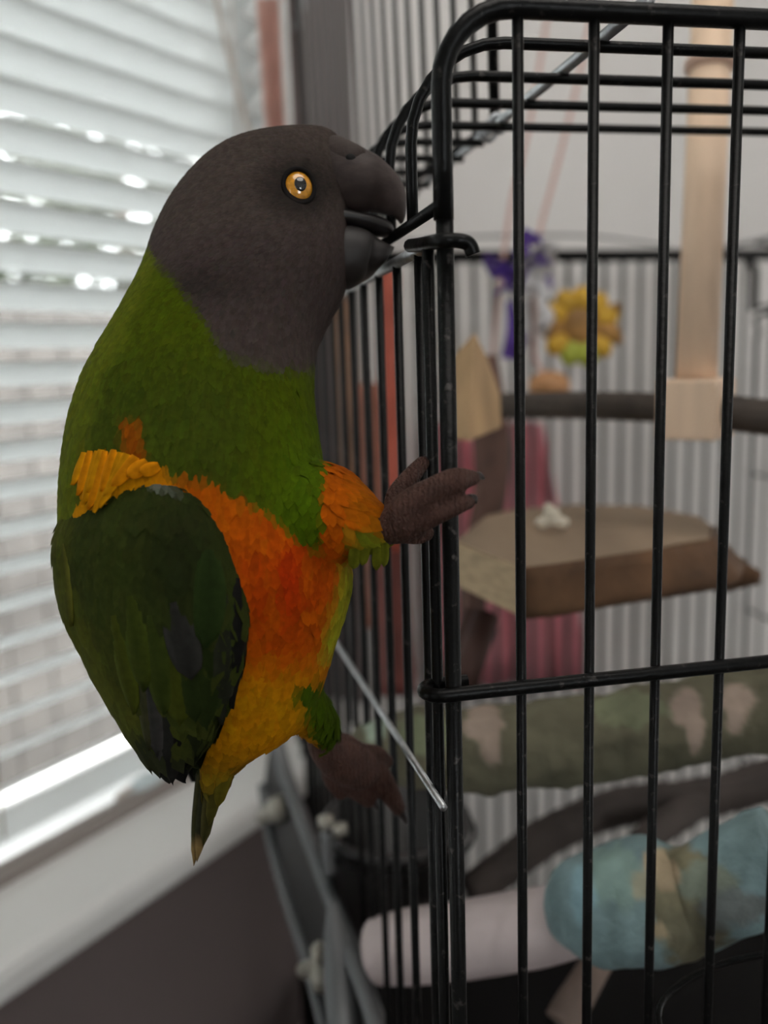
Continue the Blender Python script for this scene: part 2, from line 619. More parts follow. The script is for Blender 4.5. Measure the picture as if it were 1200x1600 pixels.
# trees with gaps where the bright sky shows through
M_LEAF = mat('grey_green_leaf', (0.075, 0.085, 0.055), 0.6, var=0.3, vscale=2, trans=0.25)
M_BARK = mat('bark', (0.14, 0.1, 0.07), 0.9, var=0.3, vscale=20, bump=0.01, bscale=20)
gaps = [(150, 182, 17), (20, 214, 26), (98, 227, 17), (145, 238, 14), (203, 256, 22), (203, 196, 12), (200, 316, 23), (220, 322, 15), (182, 318, 10), (25, 286, 17),
        (175, 368, 16), (208, 368, 22), (232, 370, 13), (55, 87, 12), (3, 70, 13), (145, 122, 9), (160, 122, 9), (100, 45, 7)]
for ti, (s_c, dist, z_c, rad_s, rad_z, nleaf, lab) in enumerate([(4.7, 5.4, 2.7, 2.7, 1.9, 6500, 'leafy garden tree seen through the upper blind slats'),
                                                                (-1.6, 5.8, 3.0, 2.3, 1.9, 2600, 'second leafy tree behind the near end of the blind')]):
    base = win(s_c, -dist, -0.2)
    tree = empty('garden_tree', base, lab, 'tree')
    MB().tube(smooth_path([base, base + CZ * 1.2 + WW * 0.05, base + CZ * 2.6, base + CZ * 3.8 - WW * 0.1]), interp([0.14, 0.11, 0.08, 0.03]), 10).build('trunk', M_BARK, tree)
    ctr = win(s_c, -dist, z_c)
    p = rng.normal(size=(nleaf, 3))
    p /= np.linalg.norm(p, axis=1)[:, None]
    p *= rng.random(nleaf)[:, None] ** 0.4
    pts = ctr + p[:, :1] * rad_s * WW + p[:, 1:2] * 1.2 * WN + p[:, 2:] * rad_z * CZ
    pj = proj(pts)
    lv, lf = [], []
    for q, (ax_, ay_, az_) in zip(pts, pj):
        L = random.uniform(0.11, 0.2)
        if any((ax_ - gx) ** 2 + (ay_ - gy) ** 2 < (gr * 0.8 + L * 0.35 * FPX / az_) ** 2 for gx, gy, gr in gaps):
            continue
        t = unit(rng.normal(size=3) + np.array([0, 0, -0.5]))
        b_ = unit(np.cross(t, rng.normal(size=3)))
        n = len(lv)
        lv += [q - t * L / 2, q + b_ * L * 0.3, q + t * L / 2, q - b_ * L * 0.3]
        lf.append((n, n + 1, n + 2, n + 3))
    o = mk('foliage', lv, lf, M_LEAF, tree, False)
    o['kind'] = 'stuff'

# ------------------------------------------------------------------ the cage
CW, CDEP, ZB, ZT = 0.50, 0.60, 0.66, 1.399
EAVE, SIDE_TOP = 1.3445, 1.335
RW = 0.0017
cg = empty('bird_cage', cage(CW / 2, CDEP / 2, ZB - 0.06), 'large black wire bird cage with flat rounded roof and open hatch', 'cage')


def bar(name, u, v, z0, z1, r, mat_, parent, n=10):
    return MB().tube([cage(u, v, z0), cage(u, v, z1)], r, n).build(name, mat_, parent)


def bars(parent, name, places, z0, z1, r, mat_, n=10):
    first = None
    for u, v in places:
        if first is None:
            first = bar(name, u, v, z0, z1, r, mat_, parent, n)
            u0, v0 = u, v
        else:
            c = first.copy()
            COL.objects.link(c)
            c.parent = parent
            c.location = tuple((u - u0) * CU + (v - v0) * CV)


def arch(v, r_bend, z_low, z_top, u0, u1, k=7):
    pts = [cage(u0, v, z_low), cage(u0, v, (z_low + z_top - r_bend) / 2)]
    for i in range(k + 1):
        a = math.pi / 2 * i / k
        pts.append(cage(u0 + r_bend * (1 - math.cos(a)), v, z_top - r_bend + r_bend * math.sin(a)))
    for i in range(k + 1):
        a = math.pi / 2 * (1 - i / k)
        pts.append(cage(u1 - r_bend * (1 - math.cos(a)), v, z_top - r_bend + r_bend * math.sin(a)))
    pts.append(cage(u1, v, z_low))
    return pts


# front panel: end posts, bottom rail, bars
fp = MB().tube([cage(0.0015, 0, ZB), cage(0.0015, 0, EAVE + 0.012)], 0.0026, 12).build('front_panel', M_BLACK, cg)
bar('corner_post', -0.0022, 0.006, ZB, SIDE_TOP, 0.0019, M_BLACK, cg)
bar('corner_post', CW, 0, ZB, EAVE, 0.0026, M_BLACK, cg)
bars(fp, 'bar', [(0.0243 + 0.02355 * i, 0.0) for i in range(20)], ZB, ZT - 0.001, RW, M_BLACK)
MB().tube([cage(0, 0, ZB), cage(CW, 0, ZB)], 0.003, 10).build('bottom_rail', M_BLACK, fp)
# belly rail: hairpin round the corner post, then across the front
zr = 1.196
hp = [cage(CW, -0.0032, zr), cage(0.2, -0.0035, zr), cage(0.012, -0.0038, zr)]
for i in range(9):
    a = -math.pi / 2 - math.pi * i / 8
    hp.append(cage(-0.0025 + 0.0052 * math.cos(a), 0.0013 + 0.0052 * math.sin(a), zr))
hp.append(cage(0.008, 0.0064, zr))
MB().tube(hp, 0.0023, 10).build('belly_rail', M_BLACK, fp)

# roof: arched front frame with sleeves, wires, eave rails, hatch rods
roof = MB().tube(arch(0, 0.022, EAVE - 0.004, ZT, 0.0012, CW - 0.001), 0.0030, 14).build('roof_frame', M_BLACK, cg)
MB().tube(arch(CDEP, 0.022, EAVE - 0.004, ZT, 0.0012, CW - 0.001), 0.0042, 12).build('rear_frame', M_BLACK, roof)
for u in (0.0, CW):
    MB().tube([cage(u, -0.002, EAVE), cage(u, CDEP, EAVE)], 0.0019, 8).build('eave_rail', M_BLACK, roof)
HU0, HU1, HV0 = 0.067, 0.462, 0.137
nw = int(CDEP / 0.034)
for k in range(1, nw):
    v = 0.034 * k
    if k <= 4:
        MB().tube(arch(v, 0.032, EAVE, ZT + 0.002, 0.0, CW), 0.0019, 10).build('roof_wire', M_BLACK, roof)
    else:
        pl = arch(v, 0.032, EAVE, ZT + 0.003, 0.0, CW)
        half = 10
        MB().tube(pl[:half] + [cage(HU0 + 0.001, v, ZT + 0.003)], 0.0019, 8).build('roof_wire', M_BLACK, roof)
        MB().tube([cage(HU1 - 0.001, v, ZT + 0.003)] + pl[half:], 0.0019, 8).build('roof_wire', M_BLACK, roof)
for u in (HU0, HU1):
    MB().tube([cage(u, 0.004, ZT + 0.0055), cage(u, CDEP, ZT + 0.0055)], 0.0022, 10).build('hatch_rod', M_SILVER, roof)
for v in (0.145, 0.16):
    ring = [cage(HU0 + 0.004 * math.cos(a), v, ZT + 0.0055 + 0.004 * math.sin(a)) for a in np.linspace(0, 2 * math.pi, 13)]
    MB().tube(ring, 0.0012, 6, False).build('hinge_ring', M_SILVER, roof)

# hatch lid standing open on its hinge rod
LA, LB, LH = np.array([0.070, 0.158]), np.array([0.036, 0.60]), 0.285
lid = MB()
lean = -0.02


def lidp(t, h):
    q = LA + (LB - LA) * t
    return cage(q[0] + lean * h, q[1], ZT + 0.008 + h)


lid_o = MB().tube([lidp(0, 0), lidp(0, LH), lidp(1, LH), lidp(1, 0), lidp(0, 0)], 0.0026, 8).build('hatch_lid', M_BLACK, cg)
fl = None
for i in range(1, 18):
    t = i / 18
    if fl is None:
        fl = MB().tube([lidp(t, 0), lidp(t, LH)], 0.0017, 8).build('bar', mat('worn_grey_wire', (0.12, 0.115, 0.11), 0.45), lid_o)
        t0 = t
    else:
        c = fl.copy()
        COL.objects.link(c)
        c.parent = lid_o
        c.location = tuple(lidp(t, 0) - lidp(t0, 0))
MB().tube(smooth_path([lidp(0.62, 0.235), lidp(0.66, 0.196), lidp(0.70, 0.192), lidp(0.76, 0.24)]), 0.0022, 8).build('latch_wire', M_SILVER, lid_o)
MB().tube([P(462, 45, 0.84), P(478, -30, 0.84)], 0.004, 8).build('latch_rod', M_SILVER, lid_o)

# left side panel
sp = MB().tube([cage(0.0, 0.0, SIDE_TOP), cage(0.0, CDEP, SIDE_TOP)], 0.0021, 10).build('side_panel', M_SILVER, cg)
bars(sp, 'bar', [(0.0, 0.0265 + 0.0338 * i) for i in range(18)], ZB, SIDE_TOP + 0.001, RW, M_BLACK)
for z in (ZB,):
    MB().tube([cage(0.0028, 0.01, z), cage(0.0028, CDEP, z)], 0.0016, 8).build('cross_wire', M_BLACK, sp)
# hook that closes the panel on the corner post
hk = [cage(-0.002, 0.03, SIDE_TOP + 0.002), cage(-0.003, 0.012, SIDE_TOP), cage(-0.001, -0.0035, SIDE_TOP - 0.001), cage(0.004, -0.0042, SIDE_TOP - 0.001), cage(0.0075, -0.0042, SIDE_TOP - 0.002), cage(0.0088, -0.0042, SIDE_TOP - 0.005)]
MB().tube(smooth_path(hk, 5), 0.0022, 10).build('hook', M_BLACK, sp)
# support strut across the side
st0, st1 = on_plane(516, 990, cage(-0.005, 0, 0), CU), on_plane(693, 1262, cage(-0.005, 0, 0), CU)
MB().tube([st0, st1], 0.0013, 8).build('strut', M_SILVER, sp)
# right side panel
rp = MB().tube(smooth_path([cage(CW, 0.02, EAVE - 0.006), cage(CW, CDEP * 0.5, EAVE - 0.006), cage(CW, CDEP - 0.03, EAVE - 0.006), cage(CW, CDEP - 0.008, EAVE - 0.03), cage(CW, CDEP - 0.005, EAVE - 0.1), cage(CW, CDEP - 0.005, ZB)], 5), 0.0026, 8).build('side_panel', M_BLACK, cg)
bars(rp, 'bar', [(CW, 0.03 + 0.0338 * i) for i in range(17)], ZB, EAVE, RW, M_BWIRE, 8)
for z in (1.22, 1.17, 1.02, 0.85):
    MB().tube([cage(CW, 0, z), cage(CW, CDEP, z)], 0.0017, 8).build('cross_wire', M_BWIRE, rp)
# back panel
bp = MB().tube([cage(0, CDEP, ZT - 0.001), cage(CW + 0.09, CDEP, ZT - 0.001)], 0.0062, 10).build('back_panel', M_BLACK, cg)
bars(bp, 'bar', [(0.0195 * i, CDEP) for i in range(1, 26)], ZB, ZT, 0.0024, M_BWIRE, 8)
MB().tube(smooth_path([cage(0.03, CDEP, ZT + 0.004), cage(0.16, CDEP - 0.01, ZT + 0.015), cage(0.3, CDEP - 0.01, ZT + 0.017), cage(0.40, CDEP, ZT + 0.008)]), 0.0012, 6).build('slack_wire', M_BWIRE, bp)
# base tray
tb = MB()
for q, h in ((cage(CW / 2, CDEP / 2, ZB - 0.055), (CW / 2 + 0.008, CDEP / 2 + 0.008, 0.004)), (cage(CW / 2, -0.006, ZB - 0.027), (CW / 2 + 0.008, 0.002, 0.028)),
             (cage(CW / 2, CDEP + 0.006, ZB - 0.027), (CW / 2 + 0.008, 0.002, 0.028)), (cage(-0.006, CDEP / 2, ZB - 0.027), (0.002, CDEP / 2 + 0.008, 0.028)),
             (cage(CW + 0.006, CDEP / 2, ZB - 0.027), (0.002, CDEP / 2 + 0.008, 0.028)), (cage(CW / 2, CDEP / 2, ZB - 0.004), (CW / 2, CDEP / 2, 0.003))):
    tb.box(q, (CU, CV, CZ), h)
tb.build('base_tray', M_BPLASTIC, cg, False)
# cage table under it
M_TABLE = mat('dark_table', (0.05, 0.04, 0.035), 0.5, var=0.2, vscale=30)
tbl = empty('cage_table', cage(CW / 2, CDEP / 2, 0), 'dark wooden table standing under the bird cage', 'table')
TZ = ZB - 0.0605
MB().box(cage(CW / 2, CDEP / 2, TZ - 0.015), (CU, CV, CZ), (CW / 2, CDEP / 2, 0.0148)).build('table_top', M_TABLE, tbl, False)
for u in (0.03, CW - 0.03):
    for v in (0.03, CDEP - 0.03):
        MB().box(cage(u, v, (TZ - 0.03) / 2), (CU, CV, CZ), (0.02, 0.02, (TZ - 0.03) / 2)).build('leg', M_TABLE, tbl, False)

# feeder flap folded out low on the left side
flap = empty('feeder_flap', cage(-0.03, 0.3, 0.9), 'dark metal feeder flap with grey rails folded out from the cage side', 'flap')
M_FLAP = mat('dark_flap', (0.012, 0.011, 0.012), 0.5)
M_GREYMETAL = mat('grey_metal', (0.17, 0.175, 0.18), 0.42, metal=0.6)
ra = [P(424, 1130, 0.66), P(448, 1215, 0.63), P(482, 1305, 0.58), P(525, 1420, 0.52), P(565, 1530, 0.47), P(597, 1625, 0.44)]
rb = [P(412, 1225, 0.68), P(424, 1310, 0.65), P(448, 1400, 0.60), P(480, 1500, 0.55), P(510, 1610, 0.51)]
MB().tube(smooth_path(ra), 0.0055, 8, True, 0.5).build('rail', M_GREYMETAL, flap)
MB().tube(smooth_path(rb), 0.0045, 8, True, 0.5).build('rail', M_GREYMETAL, flap)
pa, pb = smooth_path(ra, 4), smooth_path(rb, 5)
m = min(len(pa), len(pb))
v = [pa[int(i * (len(pa) - 1) / (m - 1))] + CF * 0.004 for i in range(m)] + [pb[int(i * (len(pb) - 1) / (m - 1))] + CF * 0.004 for i in range(m)]
v += [q + CF * 0.003 for q in v]
f = []
for i in range(m - 1):
    f += [(i, i + 1, m + i + 1, m + i), (2 * m + i, 3 * m + i, 3 * m + i + 1, 2 * m + i + 1), (i, 2 * m + i, 2 * m + i + 1, i + 1), (m + i, m + i + 1, 3 * m + i + 1, 3 * m + i)]
f += [(0, m, 3 * m, 2 * m), (m - 1, 3 * m - 1, 4 * m - 1, 2 * m - 1)]
mk('panel', v, f, M_FLAP, flap, False)
ge = MB().tube(smooth_path([P(520, 1405, 0.505), P(528, 1480, 0.49), P(535, 1560, 0.475), P(538, 1625, 0.46)]), interp([0.003, 0.008, 0.0095, 0.008]), 10, True, 0.4).build('grey_edge', M_GREYMETAL, flap)
M_BOLT = mat('pale_bolt', (0.42, 0.40, 0.34), 0.35, metal=0.3)
MB().tube([P(412, 1276, 0.655), P(428, 1268, 0.64)], 0.006, 10).build('bolt', M_BOLT, flap)
MB().tube([P(429, 1268, 0.638), P(442, 1260, 0.63)], 0.009, 10).build('bolt_head', M_BOLT, flap)
MB().tube([P(474, 1516, 0.53), P(526, 1500, 0.50)], 0.0048, 10).build('wing_bolt', M_BOLT, flap)
for (x0, y0, x1, y1) in ((508, 1500, 494, 1478), (512, 1512, 506, 1548)):
    MB().tube([P(x0, y0, 0.505), P((x0 + x1) / 2 - 4, (y0 + y1) / 2, 0.505), P(x1, y1, 0.505)], [0.006, 0.0085, 0.006], 10, True, 0.5).build('wing', M_BOLT, flap)

# ------------------------------------------------------------------ things inside the cage
def lumpy(pts, rads, amp, freq, n=26, sub=10, seed=0):
    path = smooth_path(pts, sub)
    rr = interp(rads, sub)
    v, f = tube(path, rr, n)
    v = np.array(v)
    from mathutils import noise as mn
    m = len(path)
    out = []
    for i, q in enumerate(v):
        c = path[i // n]
        d = q - c
        k = 1 + amp * mn.noise(Vector((q * freq + seed).tolist())) + 0.3 * amp * mn.noise(Vector((q * freq * 3.1 + seed).tolist()))
        out.append(c + d * k)
    return out, f


M_PINE = mat('pale_pine', (0.80, 0.58, 0.41), 0.6, var=0.12, vscale=60, stretch=(1, 1, 0.08))
M_OAK = mat('tan_wood', (0.45, 0.29, 0.15), 0.7, var=0.25, vscale=40, stretch=(1, 1, 0.2), bump=0.0004, bscale=90)
M_DARKROD = mat('dark_bark_rod', (0.05, 0.037, 0.028), 0.7, var=0.3, vscale=60, bump=0.0006, bscale=80)

# hanging dowel perch with block and crossbars
dw = empty('dowel_perch', P(1090, 680, 0.50), 'pale wooden dowel with square block and dark crossbars hanging in the cage', 'perch')
dtop, dbot = P(1118, -90, 0.50), P(1088, 592, 0.50)
MB().tube([dbot, dbot + (dtop - dbot) * 0.5, dtop], 0.0112, 20).build('dowel', M_PINE, dw)
rc = dbot + (dtop - dbot) * (592 - 102) / 682
ax = unit(dtop - dbot)
MB().tube([rc - ax * 0.004, rc - ax * 0.002, rc + ax * 0.002, rc + ax * 0.004], [0.0116, 0.0138, 0.0138, 0.0116], 20).build('collar', mat('reddish_collar', (0.55, 0.36, 0.27), 0.6), dw)
bc = P(1087, 638, 0.50)
ang = math.radians(52)
b1 = np.array([math.cos(ang), math.sin(ang), 0])
b2 = np.array([-math.sin(ang), math.cos(ang), 0])
bb = MB().box(bc, (b1, b2, CZ), (0.0172, 0.0165, 0.0165)).build('block', M_PINE, dw, False)
bv = bb.modifiers.new('b', 'BEVEL')
bv.width = 0.0016
bv.segments = 2
bar_l = P(762, 634, 0.60)
MB().tube(smooth_path([bc - 0.012 * b1 * 0 + unit(bar_l - bc) * 0.012, (bc + bar_l) / 2 + CZ * 0.001, bar_l]), 0.0086, 14).build('crossbar', M_DARKROD, dw)
MB().tube(smooth_path([bc + unit(P(1260, 656, 0.47) - bc) * 0.012, P(1180, 650, 0.485), P(1290, 660, 0.46)]), 0.0098, 14).build('crossbar', M_DARKROD, dw)

# pointed wooden chunk threaded on the crossbar
def zpt(x, y, d):
    return P(x, y, d)


ch = MB()
fr_ = [(705, 556, .50), (737, 517, .505), (737, 690, .495), (700, 684, .50)]
v = [P(703, 562, .505), P(742, 519, .50), P(734, 690, .488), P(700, 684, .50), P(762, 560, .515), P(783, 615, .525), P(785, 668, .525), P(738, 525, .53), P(715, 690, .535)]
f = [(0, 3, 2, 1), (1, 2, 6, 5, 4), (0, 1, 7), (1, 4, 7), (4, 5, 6, 8, 7), (0, 7, 8, 3), (3, 8, 6, 2)]
chunk = mk('wooden_chunk', v, f, M_OAK, None, False, base=P(740, 690, .51))
bv = chunk.modifiers.new('b', 'BEVEL')
bv.width = 0.0012
bv.segments = 2
tag(chunk, 'pointed tan wooden chunk at the left end of the dark crossbar', 'wooden toy')

# crinkle toy: ropes, purple and white paper strips, yellow flower, orange bead
ty = empty('hanging_toy', P(850, 640, 0.74), 'hanging bird toy with purple and white strips and yellow flower', 'bird toy')
M_ROPE = mat('pale_pink_rope', (0.62, 0.40, 0.35), 0.9)
MB().tube(smooth_path([P(866, -40, .80), P(830, 180, .79), P(797, 330, .78), P(775, 500, .77), P(768, 600, .76)]), 0.0021, 8).build('rope', M_ROPE, ty)
MB().tube(smooth_path([P(925, 20, .80), P(898, 150, .79), P(868, 270, .78), P(838, 395, .77), P(835, 560, .76)]), 0.0021, 8).build('rope', M_ROPE, ty)
M_PURPLE = mat('purple_strip', (0.10, 0.04, 0.30), 0.6)
M_PWHITE = mat('white_strip', (0.72, 0.70, 0.70), 0.6)
for i in range(26):
    cx, cy = random.gauss(826, 20), random.gauss(420, 20)
    a = random.uniform(0, 2 * math.pi)
    purple = (math.cos(a) * 18 + cx < 818 and cy < 450) or random.random() < 0.55
    L = random.uniform(18, 42)
    if cy > 440:
        purple = random.random() < 0.2
    d = random.uniform(.72, .76)
    p0, p1 = P(cx, cy, d), P(cx + L * math.cos(a) * 0.8, cy + L * math.sin(a), d + random.uniform(-.02, .02))
    pm = (p0 + p1) / 2 + rng.normal(size=3) * 0.008
    MB().tube(smooth_path([p0, pm, p1], 4), 0.0052, 6, True, 0.12).build('paper_strip', M_PURPLE if purple else M_PWHITE, ty, False)
for (x, y, x1, y1, pu) in ((800, 470, 792, 560, 1), (842, 470, 862, 505, 0), (812, 470, 818, 540, 0), (850, 480, 846, 520, 0), (806, 500, 802, 560, 1)):
    MB().tube(smooth_path([P(x, y, .75), P((x + x1) / 2 + 5, (y + y1) / 2, .74), P(x1, y1, .75)], 4), 0.005, 6, True, 0.12).build('paper_strip', M_PURPLE if pu else M_PWHITE, ty, False)
M_YEL = mat('mustard_yellow', (0.62, 0.36, 0.03), 0.6, var=0.2, vscale=60)
M_YEL2 = mat('brown_yellow', (0.34, 0.17, 0.04), 0.6, var=0.3, vscale=60)
M_LIME = mat('lime_strip', (0.38, 0.42, 0.05), 0.6)
fc = P(905, 512, 0.76)
v, f = ellipsoid(fc, (CR * 0.021, CF * 0.012, CD * 0.021), 18, 10)
hub = mk('flower_centre', v, f, M_YEL2, ty)
for i in range(11):
    a = 2 * math.pi * i / 11 + 0.2
    d = math.cos(a) * CR + math.sin(a) * CD
    t = -math.sin(a) * CR + math.cos(a) * CD
    v, f = ellipsoid(fc + d * 0.0235 - CF * 0.004, (d * 0.0115, t * 0.0095, CF * 0.007), 12, 8)
    mk('petal', v, f, M_LIME if i in (2, 3) else (M_YEL2 if i in (0, 5) else M_YEL), ty)
for (x, y) in ((962, 482), (964, 530), (858, 500)):
    v, f = ellipsoid(P(x, y, .755), (CR * 0.005, CF * 0.005, CD * 0.005), 10, 6)
    mk('brown_bead', v, f, M_YEL2, ty)
v, f = ellipsoid(P(858, 603, .745), (CR * 0.018, CF * 0.015, CD * 0.0125), 16, 10)
mk('orange_bead', v, f, mat('orange_wood_bead', (0.52, 0.26, 0.11), 0.5), ty)
MB().tube([P(835, 560, .76), P(855, 595, .75)], 0.002, 6).build('bead_cord', M_ROPE, ty)

# wooden corner platform
zt = P(820, 884, 0.44)[2]
M_PLAT = mat('raw_plank', (0.27, 0.19, 0.125), 0.75, var=0.18, vscale=25, stretch=(1, 0.3, 1), bump=0.0004, bscale=120)
M_BARKE = mat('bark_edge', (0.12, 0.060, 0.028), 0.85, var=0.4, vscale=50, bump=0.0012, bscale=90)
plat = empty('wooden_platform', P(820, 960, 0.46), 'thick wooden corner platform with bark edge inside the cage', 'platform')


def ztop(x, y, z=zt):
    return on_plane(x, y, np.array([0, 0, z]), CZ)


top = [ztop(*p) for p in ((712, 846), (820, 888), (960, 868), (1108, 842), (1112, 822), (1090, 806), (1000, 790), (900, 788), (800, 796), (760, 806))]
TH = 0.025
n = len(top)
outw = [0, 0, 0.002, 0.012, 0.014, 0.010, 0, 0, 0, 0]
low = [q - CZ * TH + unit(q - np.mean(top, 0)) * (o * 1.0) for q, o in zip(top, outw)]
tt = [q - CZ * 0.0006 for q in top]
mk('plank_top', top + low, [tuple(range(n))] + [tuple(range(n, 2 * n))[::-1]] + [(i, n + i, n + (i + 1) % n, (i + 1) % n) for i in range(4, n)], M_PLAT, plat, False)
# pale sawn end
on_ = unit(np.cross(top[1] - top[0], CZ))
on_ = on_ if on_ @ CF < 0 else -on_
ce = [top[0] - CZ * 0.0004, top[1] - CZ * 0.0004, top[1] - CZ * TH, top[0] - CZ * TH]
ce = [q - on_ * 0.004 for q in ce] + [q + on_ * 0.0008 for q in ce]
mk('sawn_end', ce, [(0, 1, 2, 3), (4, 7, 6, 5), (0, 4, 5, 1), (1, 5, 6, 2), (2, 6, 7, 3), (3, 7, 4, 0)], mat('pale_end_grain', (0.48, 0.35, 0.21), 0.75, var=0.2, vscale=70, stretch=(1, 1, 4)), plat, False)
# bark face along the front and the pointed right end
fv, ff = [], []
edge = [(820, 888), (870, 882), (960, 868), (1040, 856), (1108, 842), (1112, 822)]
ex = [0.0005, 0.003, 0.003, 0.005, 0.012, 0.014]
for i, (x, y) in enumerate(edge):
    q = ztop(x, y)
    o = unit(q - np.mean(top, 0))
    for h, k in ((0.0003, 0.0003), (-0.007, 0.4 * ex[i]), (-0.015, 0.85 * ex[i]), (-0.021, 1.35 * ex[i]), (-TH - 0.0003, ex[i])):
        fv.append(q + CZ * h + o * (k + 0.0004 + random.uniform(0, 0.0012)))
for i in range(len(edge) - 1):
    for j in range(4):
        a = i * 5 + j
        ff.append((a, a + 1, a + 6, a + 5))
be = mk('bark_edge', fv, ff, M_BARKE, plat)
sd_ = be.modifiers.new('s', 'SOLIDIFY')
sd_.thickness = 0.002
# live-edge tip at the right
v, f = lumpy([P(1105, 890, .56), P(1150, 895, .545), P(1186, 903, .535)], [0.013, 0.010, 0.004], 0.2, 60)
mk('bark_tip', v, f, M_BARKE, plat)
# brackets under it
for a_, b_ in (((760, 962, .52), (722, 1075, .50)), ((745, 955, .56), (700, 1090, .55))):
    MB().tube([P(*a_), P(*b_)], 0.008, 10).build('bracket', mat('dark_red_wood', (0.07, 0.03, 0.022), 0.7), plat)
# white crumb
cr = MB()
for (x, y, s) in ((848, 826, 6), (862, 812, 7), (878, 826, 6), (866, 824, 5), (857, 800, 4)):
    q = ztop(x, 832) + CZ * 0.001
    q = q + CZ * ((832 - y) / FPX * 0.5 + 0.0028)
    v, f = ellipsoid(q, (CR * s * 0.00075, CF * 0.004, CZ * s * 0.0006), 9, 6)
    cr.add(v, f)
crumb = cr.build('food_crumb', mat('cream_crumb', (0.72, 0.66, 0.54), 0.7, bump=0.001, bscale=200))
tag(crumb, 'crumbly piece of cream-coloured food on the wooden platform', 'food')

# brown hanging branch beside the platform, red strips beyond the side bars
M_RED = mat('red_brown_wood', (0.17, 0.045, 0.035), 0.6, var=0.25, vscale=30)
br = MB().tube(smooth_path([P(752, 560, .65), P(768, 690, .65), P(765, 780, .65), P(748, 850, .65), P(735, 1000, .65), P(728, 1075, .65)]), interp([.012, .0135, .012, .010, .0095, .009]), 12).build('hanging_branch', mat('brown_branch', (0.11, 0.055, 0.04), 0.75, var=0.3, vscale=40, bump=0.001, bscale=70))
tag(br, 'dark reddish brown branch hanging behind the wooden platform', 'branch')
for lab, pts, r, m_ in (('orange red wooden strip hanging behind the side bars', [P(607, 420, .66), P(610, 640, .66), P(618, 860, .66)], .0085, mat('orange_red', (0.42, 0.085, 0.05), 0.6, var=0.2, vscale=30)),
                        ('dark red strip hanging low behind the side bars', [P(606, 800, .70), P(612, 950, .70), P(622, 1085, .70)], .015, M_RED),
                        ('brown wooden strip hanging behind the parrot chest', [P(536, 470, .74), P(545, 600, .74), P(552, 760, .74)], .009, mat('mid_brown_strip', (0.26, 0.14, 0.08), 0.7, var=0.2, vscale=30)),
                        ('rust brown strip between the orange strip and the parrot', [P(575, 600, .72), P(582, 760, .72), P(590, 980, .72)], .010, mat('rust_strip', (0.24, 0.09, 0.055), 0.7, var=0.2, vscale=30))):
    o = MB().tube(smooth_path(pts, 5), r, 10, True, 0.6).build('hanging_strip', m_)
    tag(o, lab, 'toy strip', 'strips hanging inside the cage')
# pink cloth on the wall behind the cage
cv, cf = [], []
NX, NY = 40, 8
for j in range(NY):
    t = j / (NY - 1)
    xl, xr = 655 + 8 * t, 842 + 85 * t - 60 * max(0, t - 0.8)
    for i in range(NX):
        s = i / (NX - 1)
        q = on_plane(xl + (xr - xl) * s, 660 + 410 * t, CO + 0.705 * CV, CV) + CV * (0.010 * math.sin(s * 24 + t) + 0.006 * math.sin(s * 57))
        cv.append(q)
for j in range(NY - 1):
    for i in range(NX - 1):
        a = j * NX + i
        cf.append((a, a + 1, a + NX + 1, a + NX))
pc = mk('pink_cloth', cv, cf, mat('dusty_pink_cloth', (0.62, 0.22, 0.25), 0.95, var=0.1, vscale=30))
sd_ = pc.modifiers.new('s', 'SOLIDIFY')
sd_.thickness = 0.0015
tag(pc, 'dusty pink cloth hanging in folds behind the back of the cage', 'cloth')

# thick green perch
def stain(o, v, base, spots, noise_amp=0.35):
    """worn patches as colour of the surface: spots = (x, y, rx, ry, colour)"""
    from mathutils import noise as mn
    v = np.array(v)
    s_ = proj(v)
    c = np.tile(np.array(base), (len(v), 1))
    nz = np.array([mn.noise(Vector((q * 130).tolist())) + 0.6 * mn.noise(Vector((q * 320).tolist())) for q in v])
    for cx, cy, rx, ry, col in spots:
        d = np.hypot((s_[:, 0] - cx) / rx, (s_[:, 1] - cy) / ry) + noise_amp * nz
        t = np.clip((1.15 - d) / 0.3, 0, 1)
        c = c + (np.array(col) - c) * t[:, None]
    set_colors(o, c)


M_GREEN = mat('sage_mineral_perch', (0.14, 0.13, 0.08), 0.9, var=0.25, vscale=45, bump=0.0018, bscale=150, attr=True)
gp = [P(572, 1140, .47), P(600, 1165, .455), P(720, 1168, .44), P(900, 1162, .425), P(1000, 1140, .42), P(1080, 1122, .42), P(1240, 1100, .42)]
v, f = lumpy(gp, [.006, .0165, .0205, .0208, .0185, .0195, .0200], 0.2, 45, n=56, sub=26, seed=3)
g = mk('green_perch', v, f, M_GREEN)
tag(g, 'thick knobbly sage green mineral perch with pinkish worn patches', 'perch')
PK = (.33, .25, .20)
stain(g, v, (0.115, 0.105, 0.066), [(755, 1130, 30, 30, PK), (768, 1165, 16, 36, PK), (1072, 1105, 26, 26, PK), (1088, 1140, 14, 36, PK), (1153, 1095, 26, 26, PK), (1150, 1125, 14, 22, PK),
                                 (660, 1150, 40, 30, (.17, .19, .11)), (980, 1110, 60, 30, (.16, .17, .10)), (585, 1135, 20, 25, (.30, .36, .28))])

# dark forked branch
M_DBR = mat('dark_branch_bark', (0.06, 0.046, 0.04), 0.8, var=0.3, vscale=40, bump=0.001, bscale=60)
v1, f1 = lumpy([P(735, 1395, .575), P(770, 1370, .582), P(850, 1310, .60), P(960, 1262, .62), P(1090, 1248, .63), P(1240, 1210, .64)], [.011, .0115, .0125, .013, .014, .014], 0.15, 40)
v2, f2 = lumpy([P(1100, 1250, .63), P(1050, 1280, .60), P(1000, 1318, .57)], [.011, .0105, .009], 0.15, 40)
db = empty('forked_branch', P(960, 1290, .60), 'dark forked branch perch under the sage green perch', 'perch')
mk('main_branch', v1, f1, M_DBR, db)
mk('fork', v2, f2, M_DBR, db)

